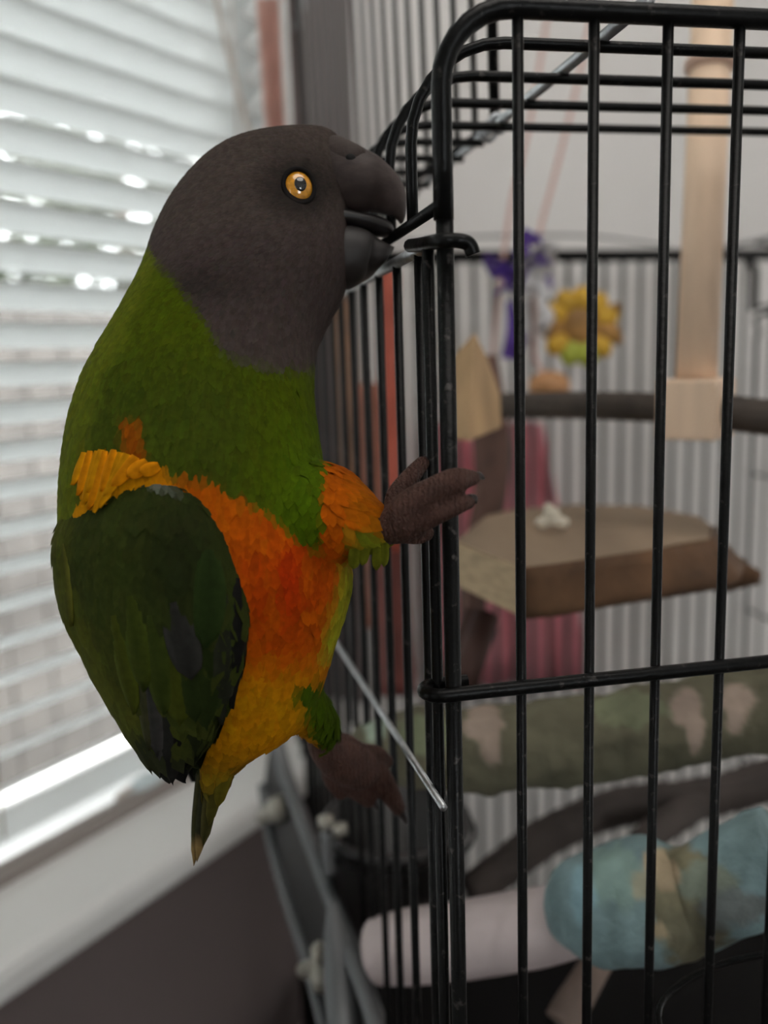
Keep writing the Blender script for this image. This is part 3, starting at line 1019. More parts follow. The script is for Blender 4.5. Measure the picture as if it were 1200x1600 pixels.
# smooth lilac perch and blue knobbly perch
M_LILAC = mat('pale_lilac_stone', (0.56, 0.47, 0.46), 0.8, var=0.06, vscale=30, bump=0.0003, bscale=200)
v, f = lumpy([P(592, 1487, .47), P(650, 1478, .46), P(740, 1466, .445), P(840, 1448, .43), P(915, 1432, .42)], [.0165, .0185, .0182, .0175, .0155], 0.04, 25)
lp = mk('lilac_perch', v, f, M_LILAC)
tag(lp, 'smooth pale lilac perch low in the cage next to the blue one', 'perch')
M_BLUE = mat('blue_mineral', (0.2, 0.3, 0.31), 0.9, var=0.25, vscale=50, bump=0.0018, bscale=150, attr=True)
bpts = [P(893, 1425, .425), P(902, 1420, .42), P(940, 1412, .40), P(1010, 1412, .385), P(1080, 1405, .38), P(1140, 1378, .37), P(1230, 1340, .36)]
v, f = lumpy(bpts, [.006, .0165, .0245, .0262, .0225, .0205, .0215], 0.15, 40, n=56, sub=24, seed=8)
bpch = mk('blue_perch', v, f, M_BLUE)
tag(bpch, 'knobbly blue mineral perch with ochre stains', 'perch')
stain(bpch, v, (0.185, 0.27, 0.28), [(960, 1370, 50, 50, (.22, .32, .29)), (1080, 1430, 60, 90, (.13, .12, .075)), (1060, 1370, 40, 50, (.20, .18, .11)), (1100, 1380, 50, 30, (.20, .23, .18)), (1022, 1345, 20, 22, (.46, .36, .23)),
                                    (1045, 1370, 18, 24, (.36, .28, .18)), (1000, 1385, 14, 20, (.34, .33, .24)), (1030, 1455, 12, 12, (.30, .24, .15)), (1052, 1462, 5, 5, (.02, .018, .01)), (1150, 1420, 60, 30, (.15, .17, .165)),
                                    (910, 1400, 20, 50, (.22, .35, .39))])
# stub of a stick below
v, f = lumpy([P(940, 1490, .47), P(912, 1540, .46), P(878, 1600, .45)], [.008, .0085, .009], 0.08, 40)
sk = mk('stick_stub', v, f, mat('brown_stick', (0.22, 0.16, 0.13), 0.8, var=0.2, vscale=40))
tag(sk, 'short brown stick poking up below the blue perch', 'stick')

# black food cup behind the side bars
cup = empty('food_cup', P(600, 1450, .56), 'black plastic food cup behind the lower side bars', 'cup')
cc = P(622, 1362, .56)
prof = [(0.0, -0.035), (0.036, -0.035), (0.0385, -0.03), (0.043, 0.030), (0.0465, 0.031), (0.0465, 0.036), (0.041, 0.036), (0.037, -0.028), (0.0, -0.03)]
v, f = [], []
ns = 28
for r_, h in prof:
    for k in range(ns):
        a = 2 * math.pi * k / ns
        v.append(cc + np.array([r_ * math.cos(a), r_ * math.sin(a), h]))
for i in range(len(prof) - 1):
    for k in range(ns):
        f.append((i * ns + k, i * ns + (k + 1) % ns, (i + 1) * ns + (k + 1) % ns, (i + 1) * ns + k))
mk('bowl', v, f, M_CUP, cup)
ringp = [cc + np.array([0.048 * math.cos(a), 0.048 * math.sin(a), 0.028]) for a in np.linspace(0, 2 * math.pi, 29)]
MB().tube(ringp, 0.0015, 6, False).build('holder_ring', M_BLACK, cup)
for (x, y, d) in ((508, 1276, .52), (530, 1288, .52)):
    MB().tube([P(x, y, d), P(x + 2, y + 16, d)], 0.0045, 8).build('clip', M_BOLT, cup)
MB().tube(smooth_path([P(512, 1300, .52), P(513, 1340, .52), P(516, 1365, .52)]), 0.004, 8).build('clip_arm', M_GREYMETAL, cup)
v, f = ellipsoid(P(678, 1272, .47), (CR * .005, CF * .005, CD * .005), 10, 6)
# wire ring at the lower right of the front
rg = [cage(0.14 + 0.07 * math.cos(a), -0.014 + 0.034 * math.sin(a), 1.066 - 0.004 * math.cos(a)) for a in np.linspace(0, 2 * math.pi, 49)]
wr = MB().tube(rg, 0.0011, 8, False).build('wire_ring', M_BLACK)
tag(wr, 'thin black wire cup ring at the bottom of the cage front', 'wire ring')

# ------------------------------------------------------------------ the parrot
bird = empty('parrot', P(400, 1230, 0.30), 'green and orange parrot with grey head clinging to the cage corner', 'parrot')


def st(y, xl, xr, d, frac, dl=0.0, dr=0.0):
    hw = (xr - xl) / 2 * d / FPX
    return (P(xl, y, d + dl), P(xr, y, d + dr), hw * frac)


def bd(y):
    return float(np.interp(y, [200, 320, 450, 600, 750, 900, 1100, 1260, 1360], [.322, .322, .316, .307, .300, .297, .297, .300, .303]))


rows = [(203, 462, 512, .6), (211, 410, 526, .62), (228, 356, 533, .66), (258, 314, 539, .7), (300, 280, 543, .72), (340, 258, 545, .72), (380, 241, 546, .72), (420, 228, 545, .74),
        (455, 214, 536, .75), (490, 196, 517, .76), (530, 174, 498, .77), (570, 151, 490, .77), (610, 132, 489, .77), (650, 119, 492, .77), (700, 110, 499, .77), (750, 104, 507, .77),
        (800, 102, 521, .76), (850, 108, 540, .76), (900, 124, 548, .76), (950, 150, 540, .76), (1000, 184, 524, .77), (1050, 224, 509, .78), (1090, 262, 495, .8),
        (1120, 288, 480, .8), (1150, 303, 448, .8), (1175, 310, 405, .8), (1200, 314, 372, .8), (1230, 317, 352, .75), (1252, 320, 340, .7)]
bm_ = MB()
bm_.add(*loft([st(y, xl, xr, bd(y), k) for y, xl, xr, k in rows], n=40, sub=3, power=2.15))
# thigh reaching to the corner post, and the lower thigh
bm_.add(*loft([(P(462, 730, .292), P(478, 890, .292), .020), (P(505, 722, .287), P(520, 882, .287), .019), (P(550, 757, .281), P(556, 868, .281), .0145), (P(583, 786, .277), P(590, 858, .277), .010),
               (P(604, 800, .275), P(610, 850, .275), .0065)], n=24, sub=3))
bm_.add(*loft([(P(420, 1020, .30), P(400, 1120, .30), .017), (P(462, 1040, .305), P(445, 1135, .305), .015), (P(500, 1085, .315), P(478, 1150, .315), .010), (P(520, 1125, .325), P(500, 1165, .325), .006)], n=20, sub=3))
bv_, bf_ = remeshed(bm_.v, bm_.f, 0.0016, 8)


def sst(x, a, b):
    t = np.clip((x - a) / (b - a), 0, 1)
    return t * t * (3 - 2 * t)


def vnoise(p, freq, seed=0.0):
    from mathutils import noise as mn
    return np.array([mn.noise(Vector((q * freq + seed).tolist())) for q in p])


GREY_T, GREY_D = np.array([.104, .080, .069]), np.array([.032, .025, .022])
GREY_L = np.array([.092, .068, .062])
GREEN, GREEN_D, GREEN_Y = np.array([.090, .125, .003]), np.array([.066, .092, .008]), np.array([.17, .20, .010])
GREEN_B = np.array([.095, .165, .003])
ORANGE, RED, YEL, OLIVE = np.array([.66, .13, .002]), np.array([.60, .045, .002]), np.array([.74, .30, .002]), np.array([.17, .14, .012])


ALB = 0.55
GREY_T, GREY_D, GREY_L, GREEN, GREEN_D, GREEN_Y, GREEN_B, ORANGE, RED, YEL, OLIVE = [ALB * c for c in (GREY_T, GREY_D, GREY_L, GREEN, GREEN_D, GREEN_Y, GREEN_B, ORANGE, RED, YEL, OLIVE)]


def mixc(a, b, t):
    return a + (b - a) * t[:, None]


def plumage_colour(p):
    s = proj(p)
    x, y = s[:, 0].copy(), s[:, 1].copy()
    n1, n2 = vnoise(p, 90), vnoise(p, 240, 5.0)
    x += 7 * n1 + 5 * n2
    y += 9 * vnoise(p, 110, 9.0) + 6 * n2
    # green chest and back
    c = np.tile(GREEN, (len(p), 1))
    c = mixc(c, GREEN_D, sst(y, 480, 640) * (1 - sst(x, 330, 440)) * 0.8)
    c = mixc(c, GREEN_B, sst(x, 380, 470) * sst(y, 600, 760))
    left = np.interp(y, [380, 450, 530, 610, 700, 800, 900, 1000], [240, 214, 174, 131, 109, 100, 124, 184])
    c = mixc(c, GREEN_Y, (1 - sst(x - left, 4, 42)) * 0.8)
    # belly
    bx = np.interp(y, [690, 720, 745, 770, 800, 830, 850, 880, 1300], [300, 300, 320, 350, 385, 418, 450, 560, 900])
    low = np.interp(x, [90, 112, 128, 240, 300, 340, 380, 420, 460, 490, 505, 512, 530], [900, 900, 706, 722, 742, 758, 776, 802, 834, 858, 845, 770, 650])
    t_b = sst(y - low, -9, 12)
    t_b = np.maximum(t_b, sst(x, 500, 512) * sst(y, 690, 712))
    belly = np.tile(ORANGE, (len(p), 1))
    belly = mixc(belly, RED, np.clip(1.2 - np.hypot((x - 440) / 85, (y - 900) / 130), 0, 1))
    belly = mixc(belly, ORANGE * 1.05, np.clip(vnoise(p, 130, 3.0) * 1.6, 0, .7))
    belly = mixc(belly, YEL, sst(y, 1000, 1090))
    belly = mixc(belly, YEL * 1.1, (1 - sst(x, 225, 300)) * sst(y, 690, 712))
    belly = mixc(belly, OLIVE, sst(y, 1150, 1240))
    # yellow-green rim at the right of the belly, green thigh underside
    rim = np.interp(y, [850, 900, 950, 1000, 1040], [548, 550, 540, 524, 510])
    belly = mixc(belly, np.array([.26, .24, .01]), sst(x - rim, -34, -10) * sst(y, 855, 900) * (1 - sst(y, 1000, 1050)))
    thigh = sst(x, 520, 560) * sst(y, 690, 720) * (1 - sst(y, 885, 900))
    belly = mixc(belly, ORANGE * 0.45 + YEL * .22, thigh * 0.9)
    belly = mixc(belly, np.array([.16, .17, .01]), sst(x, 525, 560) * sst(y - (800 + (x - 530) * 0.28), 0, 26))
    belly = mixc(belly, GREEN_B * 0.8, sst(x - (440 + (y - 1050) * .45), 0, 22) * sst(y, 1045, 1075))
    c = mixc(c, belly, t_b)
    # orange streak on the shoulder
    c = mixc(c, ORANGE * .7, (1 - sst(np.abs(x - 207 - (y - 680) * 0.15), 8, 22)) * sst(y, 640, 668) * (1 - sst(y, 720, 735)) * .8)
    # grey head
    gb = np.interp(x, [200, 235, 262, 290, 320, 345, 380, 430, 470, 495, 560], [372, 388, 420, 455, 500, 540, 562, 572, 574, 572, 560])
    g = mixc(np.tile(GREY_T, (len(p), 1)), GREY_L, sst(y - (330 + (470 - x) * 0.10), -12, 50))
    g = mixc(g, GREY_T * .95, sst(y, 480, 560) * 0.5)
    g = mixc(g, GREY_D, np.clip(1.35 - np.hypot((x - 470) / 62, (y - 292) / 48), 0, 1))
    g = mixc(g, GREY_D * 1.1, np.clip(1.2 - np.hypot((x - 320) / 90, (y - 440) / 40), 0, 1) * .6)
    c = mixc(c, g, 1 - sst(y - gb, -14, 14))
    return c


def rawnormals(v, f):
    me = bpy.data.meshes.new('n')
    me.from_pydata(v.tolist(), [], f)
    me.update()
    nn = np.empty(len(v) * 3)
    me.vertices.foreach_get('normal', nn)
    bpy.data.meshes.remove(me)
    return nn.reshape(-1, 3)


M_PLUME = mat('plumage', (0.1, 0.1, 0.1), 0.9, attr=True, spec=0.06, var=0.16, vscale=420)
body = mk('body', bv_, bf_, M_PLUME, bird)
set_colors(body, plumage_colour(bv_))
BODY_BVH = BVHTree.FromPolygons([tuple(q) for q in bv_.tolist()], bf_)


def cast(bv, x, y):
    d = Vector(ray(x, y).tolist()).normalized()
    h = bv.ray_cast(Vector(CAM.tolist()), d)
    if h[0] is None:
        return None, None
    n = np.array(h[1])
    if n @ np.array(d) > 0:
        n = -n
    return np.array(h[0]), n


def shingles(v, f, count, sizef, colf, flowf, name, parent, skip=None, lift=1.0):
    """small overlapping feathers laid on a surface"""
    tris = []
    for p in f:
        tris.append((p[0], p[1], p[2]))
        if len(p) == 4:
            tris.append((p[0], p[2], p[3]))
    tris = np.array(tris)
    nn = rawnormals(v, f)
    a, b, c = v[tris[:, 0]], v[tris[:, 1]], v[tris[:, 2]]
    cen = (a + b + c) / 3
    area = np.linalg.norm(np.cross(b - a, c - a), axis=1) / 2
    w = area / sizef(cen) ** 2
    w /= w.sum()
    idx = rng.choice(len(tris), count, p=w)
    r1, r2 = rng.random((2, count))
    fl_ = r1 + r2 > 1
    r1[fl_], r2[fl_] = 1 - r1[fl_], 1 - r2[fl_]
    p = a[idx] + (b - a)[idx] * r1[:, None] + (c - a)[idx] * r2[:, None]
    n = nn[tris[idx, 0]] + nn[tris[idx, 1]] + nn[tris[idx, 2]]
    n /= np.linalg.norm(n, axis=1)[:, None] + 1e-9
    keep = np.ones(count, bool)
    if skip is not None:
        keep = ~skip(p)
    p, n = p[keep], n[keep]
    m = len(p)
    L = sizef(p) * rng.uniform(0.8, 1.25, m)
    W = L * rng.uniform(0.5, 0.68, m)
    g = flowf(p) + rng.normal(size=(m, 3)) * 0.13
    t = g - n * (g * n).sum(1)[:, None]
    t /= np.linalg.norm(t, axis=1)[:, None] + 1e-9
    bb_ = np.cross(n, t)
    Lc, Wc = L[:, None], W[:, None]
    up = lift * rng.uniform(0.7, 1.3, m)[:, None] * Lc
    V_ = np.stack([p - t * Lc * .35 + n * up * .015,
                   p + bb_ * Wc * .46 + n * up * .03, p + n * up * .085, p - bb_ * Wc * .46 + n * up * .03,
                   p + t * Lc * .38 + bb_ * Wc * .36 + n * up * .055, p + t * Lc * .4 + n * up * .10, p + t * Lc * .38 - bb_ * Wc * .36 + n * up * .055,
                   p + t * Lc * .65 + n * up * .07], 1)
    F_ = np.array([(0, 2, 1), (0, 3, 2), (1, 2, 5), (1, 5, 4), (2, 3, 6), (2, 6, 5), (4, 5, 7), (5, 6, 7)])
    faces = (F_[None] + (np.arange(m) * 8)[:, None, None]).reshape(-1, 3)
    col = colf(p) * rng.uniform(0.87, 1.14, m)[:, None] * (1 + rng.normal(size=(m, 3)) * 0.03)
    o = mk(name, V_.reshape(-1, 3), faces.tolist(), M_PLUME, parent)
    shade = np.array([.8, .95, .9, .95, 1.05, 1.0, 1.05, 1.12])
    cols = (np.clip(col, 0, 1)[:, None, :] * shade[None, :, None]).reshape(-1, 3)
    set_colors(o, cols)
    o['kind'] = 'stuff'
    return o


def size_body(p):
    y = proj(p)[:, 1]
    x = proj(p)[:, 0]
    base = np.interp(y, [200, 330, 480, 620, 800, 1100, 1250], [.0024, .0028, .0036, .0055, .0068, .0075, .009])
    face = np.clip(1.3 - np.hypot((x - 520) / 150, (y - 300) / 120), 0, 1)
    base = base * (1 - .35 * face)
    return np.where((x > 540) & (y > 700), np.minimum(base, .007), base)


def flow_body(p):
    s = proj(p)
    dx, dy = s[:, 0] - 575, s[:, 1] - 270
    r = np.hypot(dx, dy) + 1e-6
    hx, hy = dx / r, dy / r
    t = sst(s[:, 1], 400, 620)
    vx = hx * (1 - t) + t * np.interp(s[:, 1], [500, 900, 1250], [-.1, 0, -.15])
    vy = hy * (1 - t) + t * 1.0
    th = sst(s[:, 0], 515, 560) * sst(s[:, 1], 700, 740) * (1 - sst(s[:, 1], 880, 900))
    vx = vx * (1 - th) + th * .75
    vy = vy * (1 - th) + th * .55
    return vx[:, None] * CR + vy[:, None] * CD


def skip_body(p):
    s = proj(p)
    return (np.hypot((s[:, 0] - 467) / 30, (s[:, 1] - 291) / 33) < 1) | ((s[:, 0] > 532) & (s[:, 1] < 440)) | ((s[:, 0] > 600) & (s[:, 1] < 900))


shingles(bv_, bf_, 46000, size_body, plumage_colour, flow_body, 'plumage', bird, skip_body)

# eye with bare ring, iris and pupil
ep, en = cast(BODY_BVH, 467, 291)
ed = unit(en * 0.7 - CF * 0.55 + CR * 0.12)
e1 = unit(CR - ed * (CR @ ed))
e2 = np.cross(ed, e1)
px_ = .29 / FPX
R_E = 24.5 * px_
ringv = [ep + ed * 0.0002 + (R_E * 1.13) * (0.93 * math.cos(a) * e1 + 1.08 * math.sin(a) * e2) for a in np.linspace(0, 2 * math.pi, 33)]
eye = mk('eye', *ellipsoid(ep - ed * .0012, (e1 * R_E * .98, e2 * R_E * 1.12, ed * R_E * .62), 28, 16), mat('amber_iris', (0.62, 0.27, 0.018), 0.12, var=0.25, vscale=700, coat=1.0), bird)
eye['label'] = 'amber iris with black pupil'
MB().tube(ringv, 0.0008, 8, False).build('eye_ring', mat('dark_bare_skin', (0.010, 0.0085, 0.008), 0.8, spec=0.1), bird)
pc_ = ep - ed * .0012 + ed * R_E * .62
mk('pupil', *ellipsoid(pc_ - ed * .0004 + e1 * .0002, (e1 * 10.5 * px_, e2 * 12.5 * px_, ed * .0008), 20, 10), mat('pupil_black', (0.002, 0.002, 0.002), 0.05, coat=1.0), eye)

# beak
M_BEAK = mat('dark_grey_beak', (0.058, 0.042, 0.038), 0.58, spec=0.3, var=0.25, vscale=130, bump=0.00025, bscale=300, stretch=(1, 1, 2))
M_MOUTH = mat('mouth_black', (0.012, 0.009, 0.009), 0.4)
HB = .321


def bk(a, b, d, h):
    return (P(a[0], a[1], d), P(b[0], b[1], d), h)


ub = [bk((508, 214), (522, 322), HB + .001, .0100), bk((530, 219), (540, 328), HB, .0112), bk((550, 228), (552, 330), HB, .0116), bk((570, 237), (566, 330), HB, .0112), bk((591, 249), (580, 330), HB + .001, .0100), bk((611, 266), (594, 333), HB + .002, .0085),
      bk((625, 284), (607, 336), HB + .003, .0066), bk((632, 304), (616, 340), HB + .004, .0045), bk((633, 326), (622, 345), HB + .005, .0025), bk((630, 343), (626, 350), HB + .006, .001)]
upper = mk('upper_beak', *loft(ub, n=30, sub=5), M_BEAK, bird)
lb = [bk((528, 356), (522, 444), HB, .0100), bk((545, 353), (536, 451), HB, .0108), bk((563, 357), (550, 450), HB, .0100), bk((582, 367), (568, 440), HB + .001, .0080), bk((598, 378), (588, 424), HB + .001, .0058),
      bk((610, 384), (603, 405), HB + .002, .0034), bk((616, 386), (612, 393), HB + .002, .001)]
mk('lower_beak', *loft(lb, n=26, sub=5), mat('black_grey_beak', (0.020, 0.016, 0.015), 0.55, bump=0.0002, bscale=300), bird)
mk('tongue', *loft([bk((528, 325), (528, 362), HB, .0085), bk((560, 333), (560, 362), HB, .0068), bk((584, 338), (586, 368), HB + .001, .0055), bk((603, 345), (604, 370), HB + .002, .004), bk((612, 354), (612, 364), HB + .003, .0015)], n=18, sub=4), M_MOUTH, bird)
ubv, ubf = loft(ub, n=30, sub=5)
# cere: soft skin fold over the beak base with the nostril
cere = mk('cere', *loft([bk((506, 213), (528, 300), HB, .0096), bk((530, 217), (544, 300), HB, .0114), bk((549, 227), (554, 290), HB + .0002, .0114), bk((567, 239), (568, 268), HB + .0006, .0094)], n=24, sub=4),
          mat('cere_skin', (0.055, 0.041, 0.036), 0.65, spec=0.2, bump=0.0004, bscale=420), bird)
CE = BVHTree.FromPolygons([tuple(map(float, q)) for q in loft([bk((506, 213), (528, 300), HB, .0096), bk((530, 217), (544, 300), HB, .0114), bk((549, 227), (554, 290), HB + .0002, .0114), bk((567, 239), (568, 268), HB + .0006, .0094)], n=24, sub=4)[0]],
                             loft([bk((506, 213), (528, 300), HB, .0096), bk((530, 217), (544, 300), HB, .0114), bk((549, 227), (554, 290), HB + .0002, .0114), bk((567, 239), (568, 268), HB + .0006, .0094)], n=24, sub=4)[1])
np_, nn_ = cast(CE, 548, 246)
if np_ is not None:
    n1 = unit(np.cross(nn_, CD))
    mk('nostril', *ellipsoid(np_ - nn_ * .0002, (n1 * .0018, np.cross(nn_, n1) * .0015, nn_ * .0006), 12, 6), mat('nostril_black', (0.004, 0.003, 0.003), 0.8), cere)

# right wing
wrow = [(738, 226, 250, .290, .282, .004), (752, 160, 288, .291, .273, .008), (775, 132, 313, .293, .268, .012), (810, 114, 333, .296, .265, .0155), (850, 104, 348, .297, .263, .017), (900, 106, 362, .297, .262, .017),
        (950, 116, 374, .296, .262, .0165), (1000, 138, 373, .295, .263, .015), (1050, 163, 364, .294, .266, .0135), (1100, 192, 346, .293, .270, .0115), (1150, 222, 320, .292, .276, .009), (1185, 243, 300, .293, .283, .006),
        (1208, 256, 282, .294, .289, .0035), (1222, 264, 272, .295, .293, .0015)]
wst = [(P(xl, y, da), P(xr, y, db_), h) for y, xl, xr, da, db_, h in wrow]
wv0, wf0 = loft(wst, n=40, sub=4)
wv, wf = remeshed(wv0, wf0, 0.0013, 4)
WG, WG2, WGR, WOL = np.array([.0145, .0185, .005]), np.array([.027, .035, .006]), np.array([.03, .028, .026]), np.array([.06, .066, .007])


def wing_colour(p):
    s = proj(p)
    x, y = s[:, 0] + 8 * vnoise(p, 100), s[:, 1] + 10 * vnoise(p, 90, 4.0)
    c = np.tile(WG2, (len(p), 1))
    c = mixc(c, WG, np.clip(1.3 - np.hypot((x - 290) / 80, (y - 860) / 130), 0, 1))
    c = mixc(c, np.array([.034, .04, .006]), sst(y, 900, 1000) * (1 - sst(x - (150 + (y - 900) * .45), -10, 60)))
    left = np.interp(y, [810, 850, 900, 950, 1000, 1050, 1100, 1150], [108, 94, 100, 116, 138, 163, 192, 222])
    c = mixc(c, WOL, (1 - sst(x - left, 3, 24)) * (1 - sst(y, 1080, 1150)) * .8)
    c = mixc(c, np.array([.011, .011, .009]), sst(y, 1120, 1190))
    c = mixc(c, np.array([.12, .125, .11]), (1 - sst(np.abs(y - 748 - (x - 235) * 0.25), 2, 10)) * (1 - sst(np.abs(x - 235), 20, 60)) * .6)
    return c


wing = mk('wing', wv, wf, M_PLUME, bird)
wing['label'] = 'folded dark green wing'
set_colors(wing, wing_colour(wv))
WING_BVH = BVHTree.FromPolygons([tuple(q) for q in wv.tolist()], wf)


def size_wing(p):
    y = proj(p)[:, 1]
    return np.interp(y, [735, 850, 1000, 1200], [.0055, .009, .014, .016])


def flow_wing(p):
    s = proj(p)
    vx = np.interp(s[:, 1], [740, 900, 1100, 1200], [-.05, .05, .25, .3])
    return vx[:, None] * CR + CD[None]


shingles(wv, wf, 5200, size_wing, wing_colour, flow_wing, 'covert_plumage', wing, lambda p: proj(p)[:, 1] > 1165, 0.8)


def feather(name, root, tip, wpx, colr, parent, bv=None, depth=None, lift=0.0008, bend=0.0, parent_lift=0, tipc=None):
    """one large feather: a thin ridged blade"""
    L = 9
    pts, nrm = [], []
    for i in range(L):
        t = i / (L - 1)
        x, y = root[0] + (tip[0] - root[0]) * t + bend * math.sin(math.pi * t), root[1] + (tip[1] - root[1]) * t
        q = n = None
        if bv is not None:
            q, n = cast(bv, x, y)
        if q is None:
            d = depth if depth is not None else ((pts[-1] - CAM) @ CF if pts else .29)
            q, n = P(x, y, d), (nrm[-1] if nrm else -CF)
        pts.append(q)
        nrm.append(n)
    v, f = [], []
    for i in range(L):
        t = i / (L - 1)
        tg = unit(pts[min(i + 1, L - 1)] - pts[max(i - 1, 0)])
        n = unit(nrm[i] - tg * (nrm[i] @ tg))
        b_ = np.cross(n, tg)
        d = (pts[i] - CAM) @ CF
        w = wpx / 2 * d / FPX * (0.55 + 0.45 * math.sin(min(t / .45, 1) * math.pi / 2)) * (math.sqrt(max(1e-3, 1 - ((t - .55) / .45) ** 2)) if t > .55 else 1)
        o = pts[i] + n * (lift * (0.5 + t * 1.3))
        for s, h in ((-1, 0), (-.55, .0004), (0, .0009), (.55, .0004), (1, 0)):
            v.append(o + b_ * s * w + n * h)
        for s, h in ((-1, -.0002), (-.55, 0), (0, .0003), (.55, 0), (1, -.0002)):
            v.append(o + b_ * s * w + n * (h - .0003))
    for i in range(L - 1):
        for k in range(4):
            a = i * 10 + k
            f.append((a, a + 1, a + 11, a + 10))
            f.append((a + 5, a + 15, a + 16, a + 6))
        a = i * 10
        f.append((a, a + 10, a + 15, a + 5))
        f.append((a + 4, a + 9, a + 19, a + 14))
    f += [(0, 5, 6, 1), (1, 6, 7, 2), (2, 7, 8, 3), (3, 8, 9, 4)]
    a = (L - 1) * 10
    f += [(a, a + 1, a + 6, a + 5), (a + 1, a + 2, a + 7, a + 6), (a + 2, a + 3, a + 8, a + 7), (a + 3, a + 4, a + 9, a + 8)]
    o = mk(name, v, f, M_PLUME, parent)
    colr = np.array(colr) * FALB
    cols = []
    for i in range(L):
        t = i / (L - 1)
        for k in range(10):
            c = np.array(colr) * (1.5 if k in (0, 4) else (0.8 if k == 2 else 1.0))
            if tipc is not None and t > .85:
                c = np.array(tipc)
            cols.append(c)
    set_colors(o, np.array(cols))
    return o


FALB = 0.55
GRY, BLK, DG, OG = (.060, .056, .052), (.014, .013, .012), (.030, .045, .010), (.080, .095, .010)
for root, tip, w, c, bend in (((205, 930), (232, 1075), 46, (.06, .08, .01), 0), ((180, 960), (218, 1110), 40, OG, 0), ((238, 960), (262, 1110), 48, (.05, .07, .01), 0), ((325, 860), (322, 1010), 50, (.026, .045, .010), 4),
                              ((368, 905), (352, 1105), 34, BLK, 8), ((350, 930), (338, 1130), 40, (.03, .032, .02), 6), ((330, 980), (318, 1135), 46, DG, 4), ((272, 940), (302, 1056), 56, (.040, .038, .034), 0),
                              ((300, 1010), (306, 1120), 44, DG, 0), ((268, 1020), (285, 1125), 44, OG, 0), ((235, 1060), (252, 1175), 34, GRY, 0), ((262, 1085), (268, 1215), 34, (.03, .029, .026), 0),
                              ((285, 1090), (280, 1222), 34, BLK, 0), ((305, 1090), (298, 1200), 34, (.028, .034, .012), 0), ((222, 1050), (240, 1165), 26, (.07, .07, .03), 0), ((250, 1110), (256, 1205), 20, (.09, .085, .08), 0),
                              ((104, 850), (122, 975), 14, (.13, .13, .02), 0)):
    feather('flight_feather', root, tip, w, c, wing, WING_BVH, lift=0.0011, bend=bend)
nb = len(bv_)
BOTH_BVH = BVHTree.FromPolygons([tuple(q) for q in bv_.tolist()] + [tuple(q) for q in wv.tolist()], bf_ + [[i + nb for i in g_] for g_ in wf])
# yellow tuft over the wing bend, hanging below the shoulder
for root, tip, w, k_ in (((232, 722), (206, 748), 26, 0), ((214, 714), (184, 762), 26, 0), ((200, 710), (172, 778), 24, 1), ((190, 708), (166, 800), 20, 1), ((178, 707), (158, 808), 18, 1), ((166, 706), (150, 800), 20, 0), ((154, 706), (142, 790), 20, 1), ((143, 706), (134, 776), 20, 0),
                         ((134, 708), (126, 760), 18, 1), ((180, 704), (168, 770), 20, 0), ((160, 704), (148, 772), 20, 1), ((250, 728), (224, 742), 22, 0)):
    feather('shoulder_feather', root, tip, w, (.80, .34, .004) if k_ else (.86, .30, .003), bird, BOTH_BVH, depth=None, lift=0.0016)
# left wing, folded on the far side
lst = [(P(xl + 40, y, da + .03), P(xr + 30, y, db_ + .062), h * .7) for y, xl, xr, da, db_, h in wrow]
v, f = loft(lst, n=24, sub=3)
lw = mk('wing', v, f, M_PLUME, bird)
set_colors(lw, wing_colour(np.array(v)))

# tail
for i, (root, tip, w, dd, c) in enumerate((((322, 1165), (303, 1352), 20, .3005, (.055, .052, .02)), ((330, 1165), (308, 1346), 20, .299, (.035, .034, .018)), ((340, 1165), (318, 1322), 22, .298, (.07, .062, .018)),
                                           ((350, 1165), (326, 1290), 22, .297, (.10, .085, .015)), ((360, 1160), (340, 1262), 24, .296, (.15, .12, .012)), ((318, 1165), (302, 1330), 16, .302, (.04, .04, .02)))):
    feather('tail_feather', root, tip, w, c, bird, None, dd, 0.0, tipc=(.2, .13, .05) if i < 2 else None)

# feet
M_SKIN = mat('grey_brown_scaly_skin', (0.075, 0.036, 0.027), 0.6, spec=0.2, var=0.25, vscale=180, bump=0.0006, bscale=170, stretch=(1.0, 1.0, 1.0))
nt = M_SKIN.node_tree
wv_ = nt.nodes.new('ShaderNodeTexWave')
wv_.wave_type = 'BANDS'
wv_.bands_direction = 'X'
wv_.inputs['Scale'].default_value = 210
wv_.inputs['Distortion'].default_value = 6.0
wv_.inputs['Detail Scale'].default_value = 3.0
b2_ = nt.nodes.new('ShaderNodeBump')
b2_.inputs['Distance'].default_value = 0.0005
nt.links.new(nt.nodes['Texture Coordinate'].outputs['Object'], wv_.inputs['Vector'])
nt.links.new(wv_.outputs['Fac'], b2_.inputs['Height'])
old = nt.nodes['Bump']
nt.links.new(old.outputs['Normal'], b2_.inputs['Normal'])
nt.links.new(b2_.outputs['Normal'], nt.nodes['Principled BSDF'].inputs['Normal'])
M_CLAW = mat('dark_claw', (0.035, 0.028, 0.026), 0.35)


def foot(chains, name):
    mb = MB()
    for c in chains:
        pts = smooth_path([P(x, y, d) for x, y, d, r in c], 5)
        rr = interp([r * d / FPX for x, y, d, r in c], 5)
        mb.tube(pts, rr, 14)
        for k in (0, -1):
            v_, f_ = ellipsoid(pts[k], [np.array(e) * rr[k] for e in ((1, 0, 0), (0, 1, 0), (0, 0, 1))], 12, 8)
            mb.add(v_, f_)
    v_, f_ = remeshed(mb.v, mb.f, 0.0008, 3)
    return mk(name, v_, f_, M_SKIN, bird)


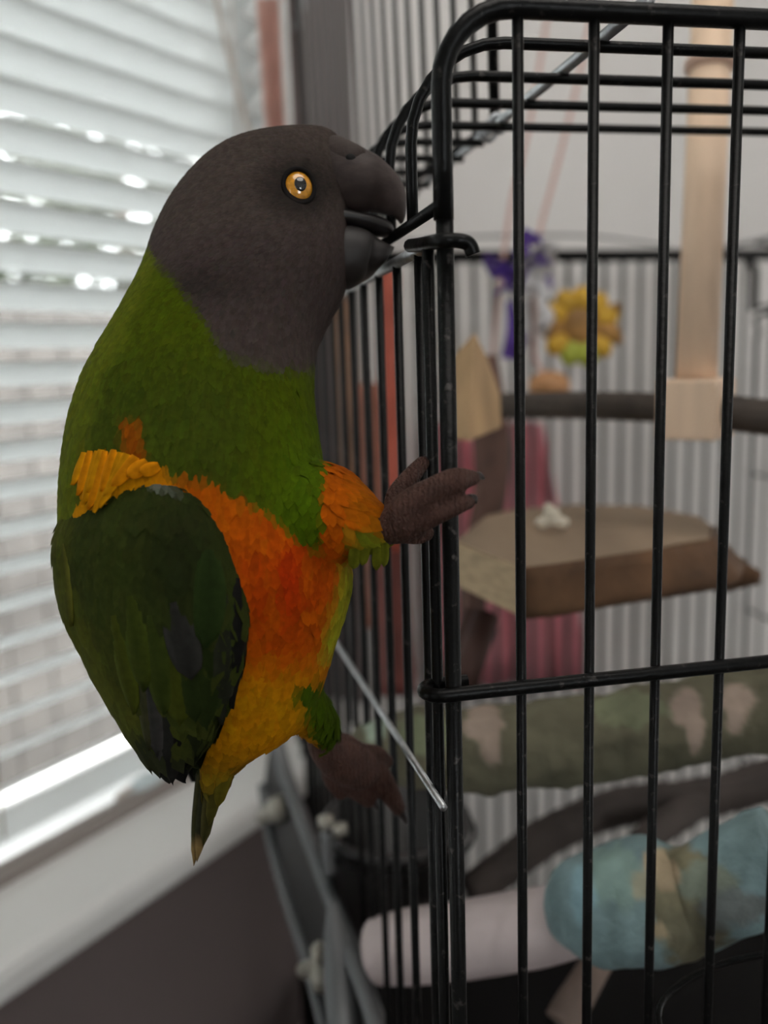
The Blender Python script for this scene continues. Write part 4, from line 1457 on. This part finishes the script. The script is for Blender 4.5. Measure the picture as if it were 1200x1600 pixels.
f1 = foot([[(592, 826, .276, 22), (615, 822, .273, 30), (640, 806, .269, 38)],
           [(632, 812, .270, 34), (650, 788, .2655, 30), (682, 764, .2605, 22), (712, 750, .2600, 20), (738, 747, .2625, 13)],
           [(640, 816, .270, 28), (665, 808, .2655, 21), (695, 797, .2612, 17), (718, 787, .2608, 15.5), (733, 785, .2635, 11)],
           [(628, 806, .272, 28), (622, 778, .274, 21), (640, 748, .2755, 16), (660, 724, .2785, 12)],
           [(630, 820, .272, 30), (650, 830, .273, 22), (664, 832, .277, 15)]], 'foot')
for a, b, c, r in (((738, 748, .2625), (748, 743, .2635), (756, 748, .2655), 8), ((734, 780, .2635), (741, 778, .2645), (744, 786, .2665), 7), ((661, 723, .2785), (669, 715, .281), (676, 718, .284), 7)):
    MB().tube(smooth_path([P(*a), P(*b), P(*c)], 4), interp([r * a[2] / FPX * 1.2, r * .8 * a[2] / FPX, r * .25 * a[2] / FPX], 4), 10).build('claw', M_CLAW, f1)
f2 = foot([[(496, 1140, .322, 18), (508, 1165, .328, 28), (535, 1185, .338, 38), (560, 1200, .346, 34)],
           [(545, 1190, .340, 30), (580, 1205, .352, 24), (604, 1232, .356, 18), (622, 1262, .362, 12)],
           [(535, 1190, .340, 28), (552, 1225, .350, 20), (575, 1248, .356, 14)],
           [(530, 1180, .340, 26), (520, 1212, .346, 18), (532, 1238, .352, 12)],
           [(550, 1185, .340, 24), (585, 1180, .352, 16), (604, 1190, .362, 11)]], 'foot')
for a, b, c, r in (((622, 1262, .362), (630, 1274, .364), (634, 1286, .368), 8), ((575, 1248, .356), (583, 1254, .358), (590, 1266, .362), 8)):
    MB().tube(smooth_path([P(*a), P(*b), P(*c)], 4), interp([r * a[2] / FPX * 1.2, r * .8 * a[2] / FPX, r * .25 * a[2] / FPX], 4), 10).build('claw', M_CLAW, f2)
# leg feathers: loose tufts at the ankle
for root, tip, w in (((572, 842), (566, 884), 18), ((590, 846), (588, 892), 16), ((602, 846), (600, 886), 14), ((596, 806), (612, 826), 14), ((594, 820), (612, 838), 14), ((556, 850), (552, 890), 20)):
    feather('leg_feather', root, tip, w, (.17, .18, .012) if tip[1] > 850 else (.14, .10, .06), bird, None, .272, 0.0)
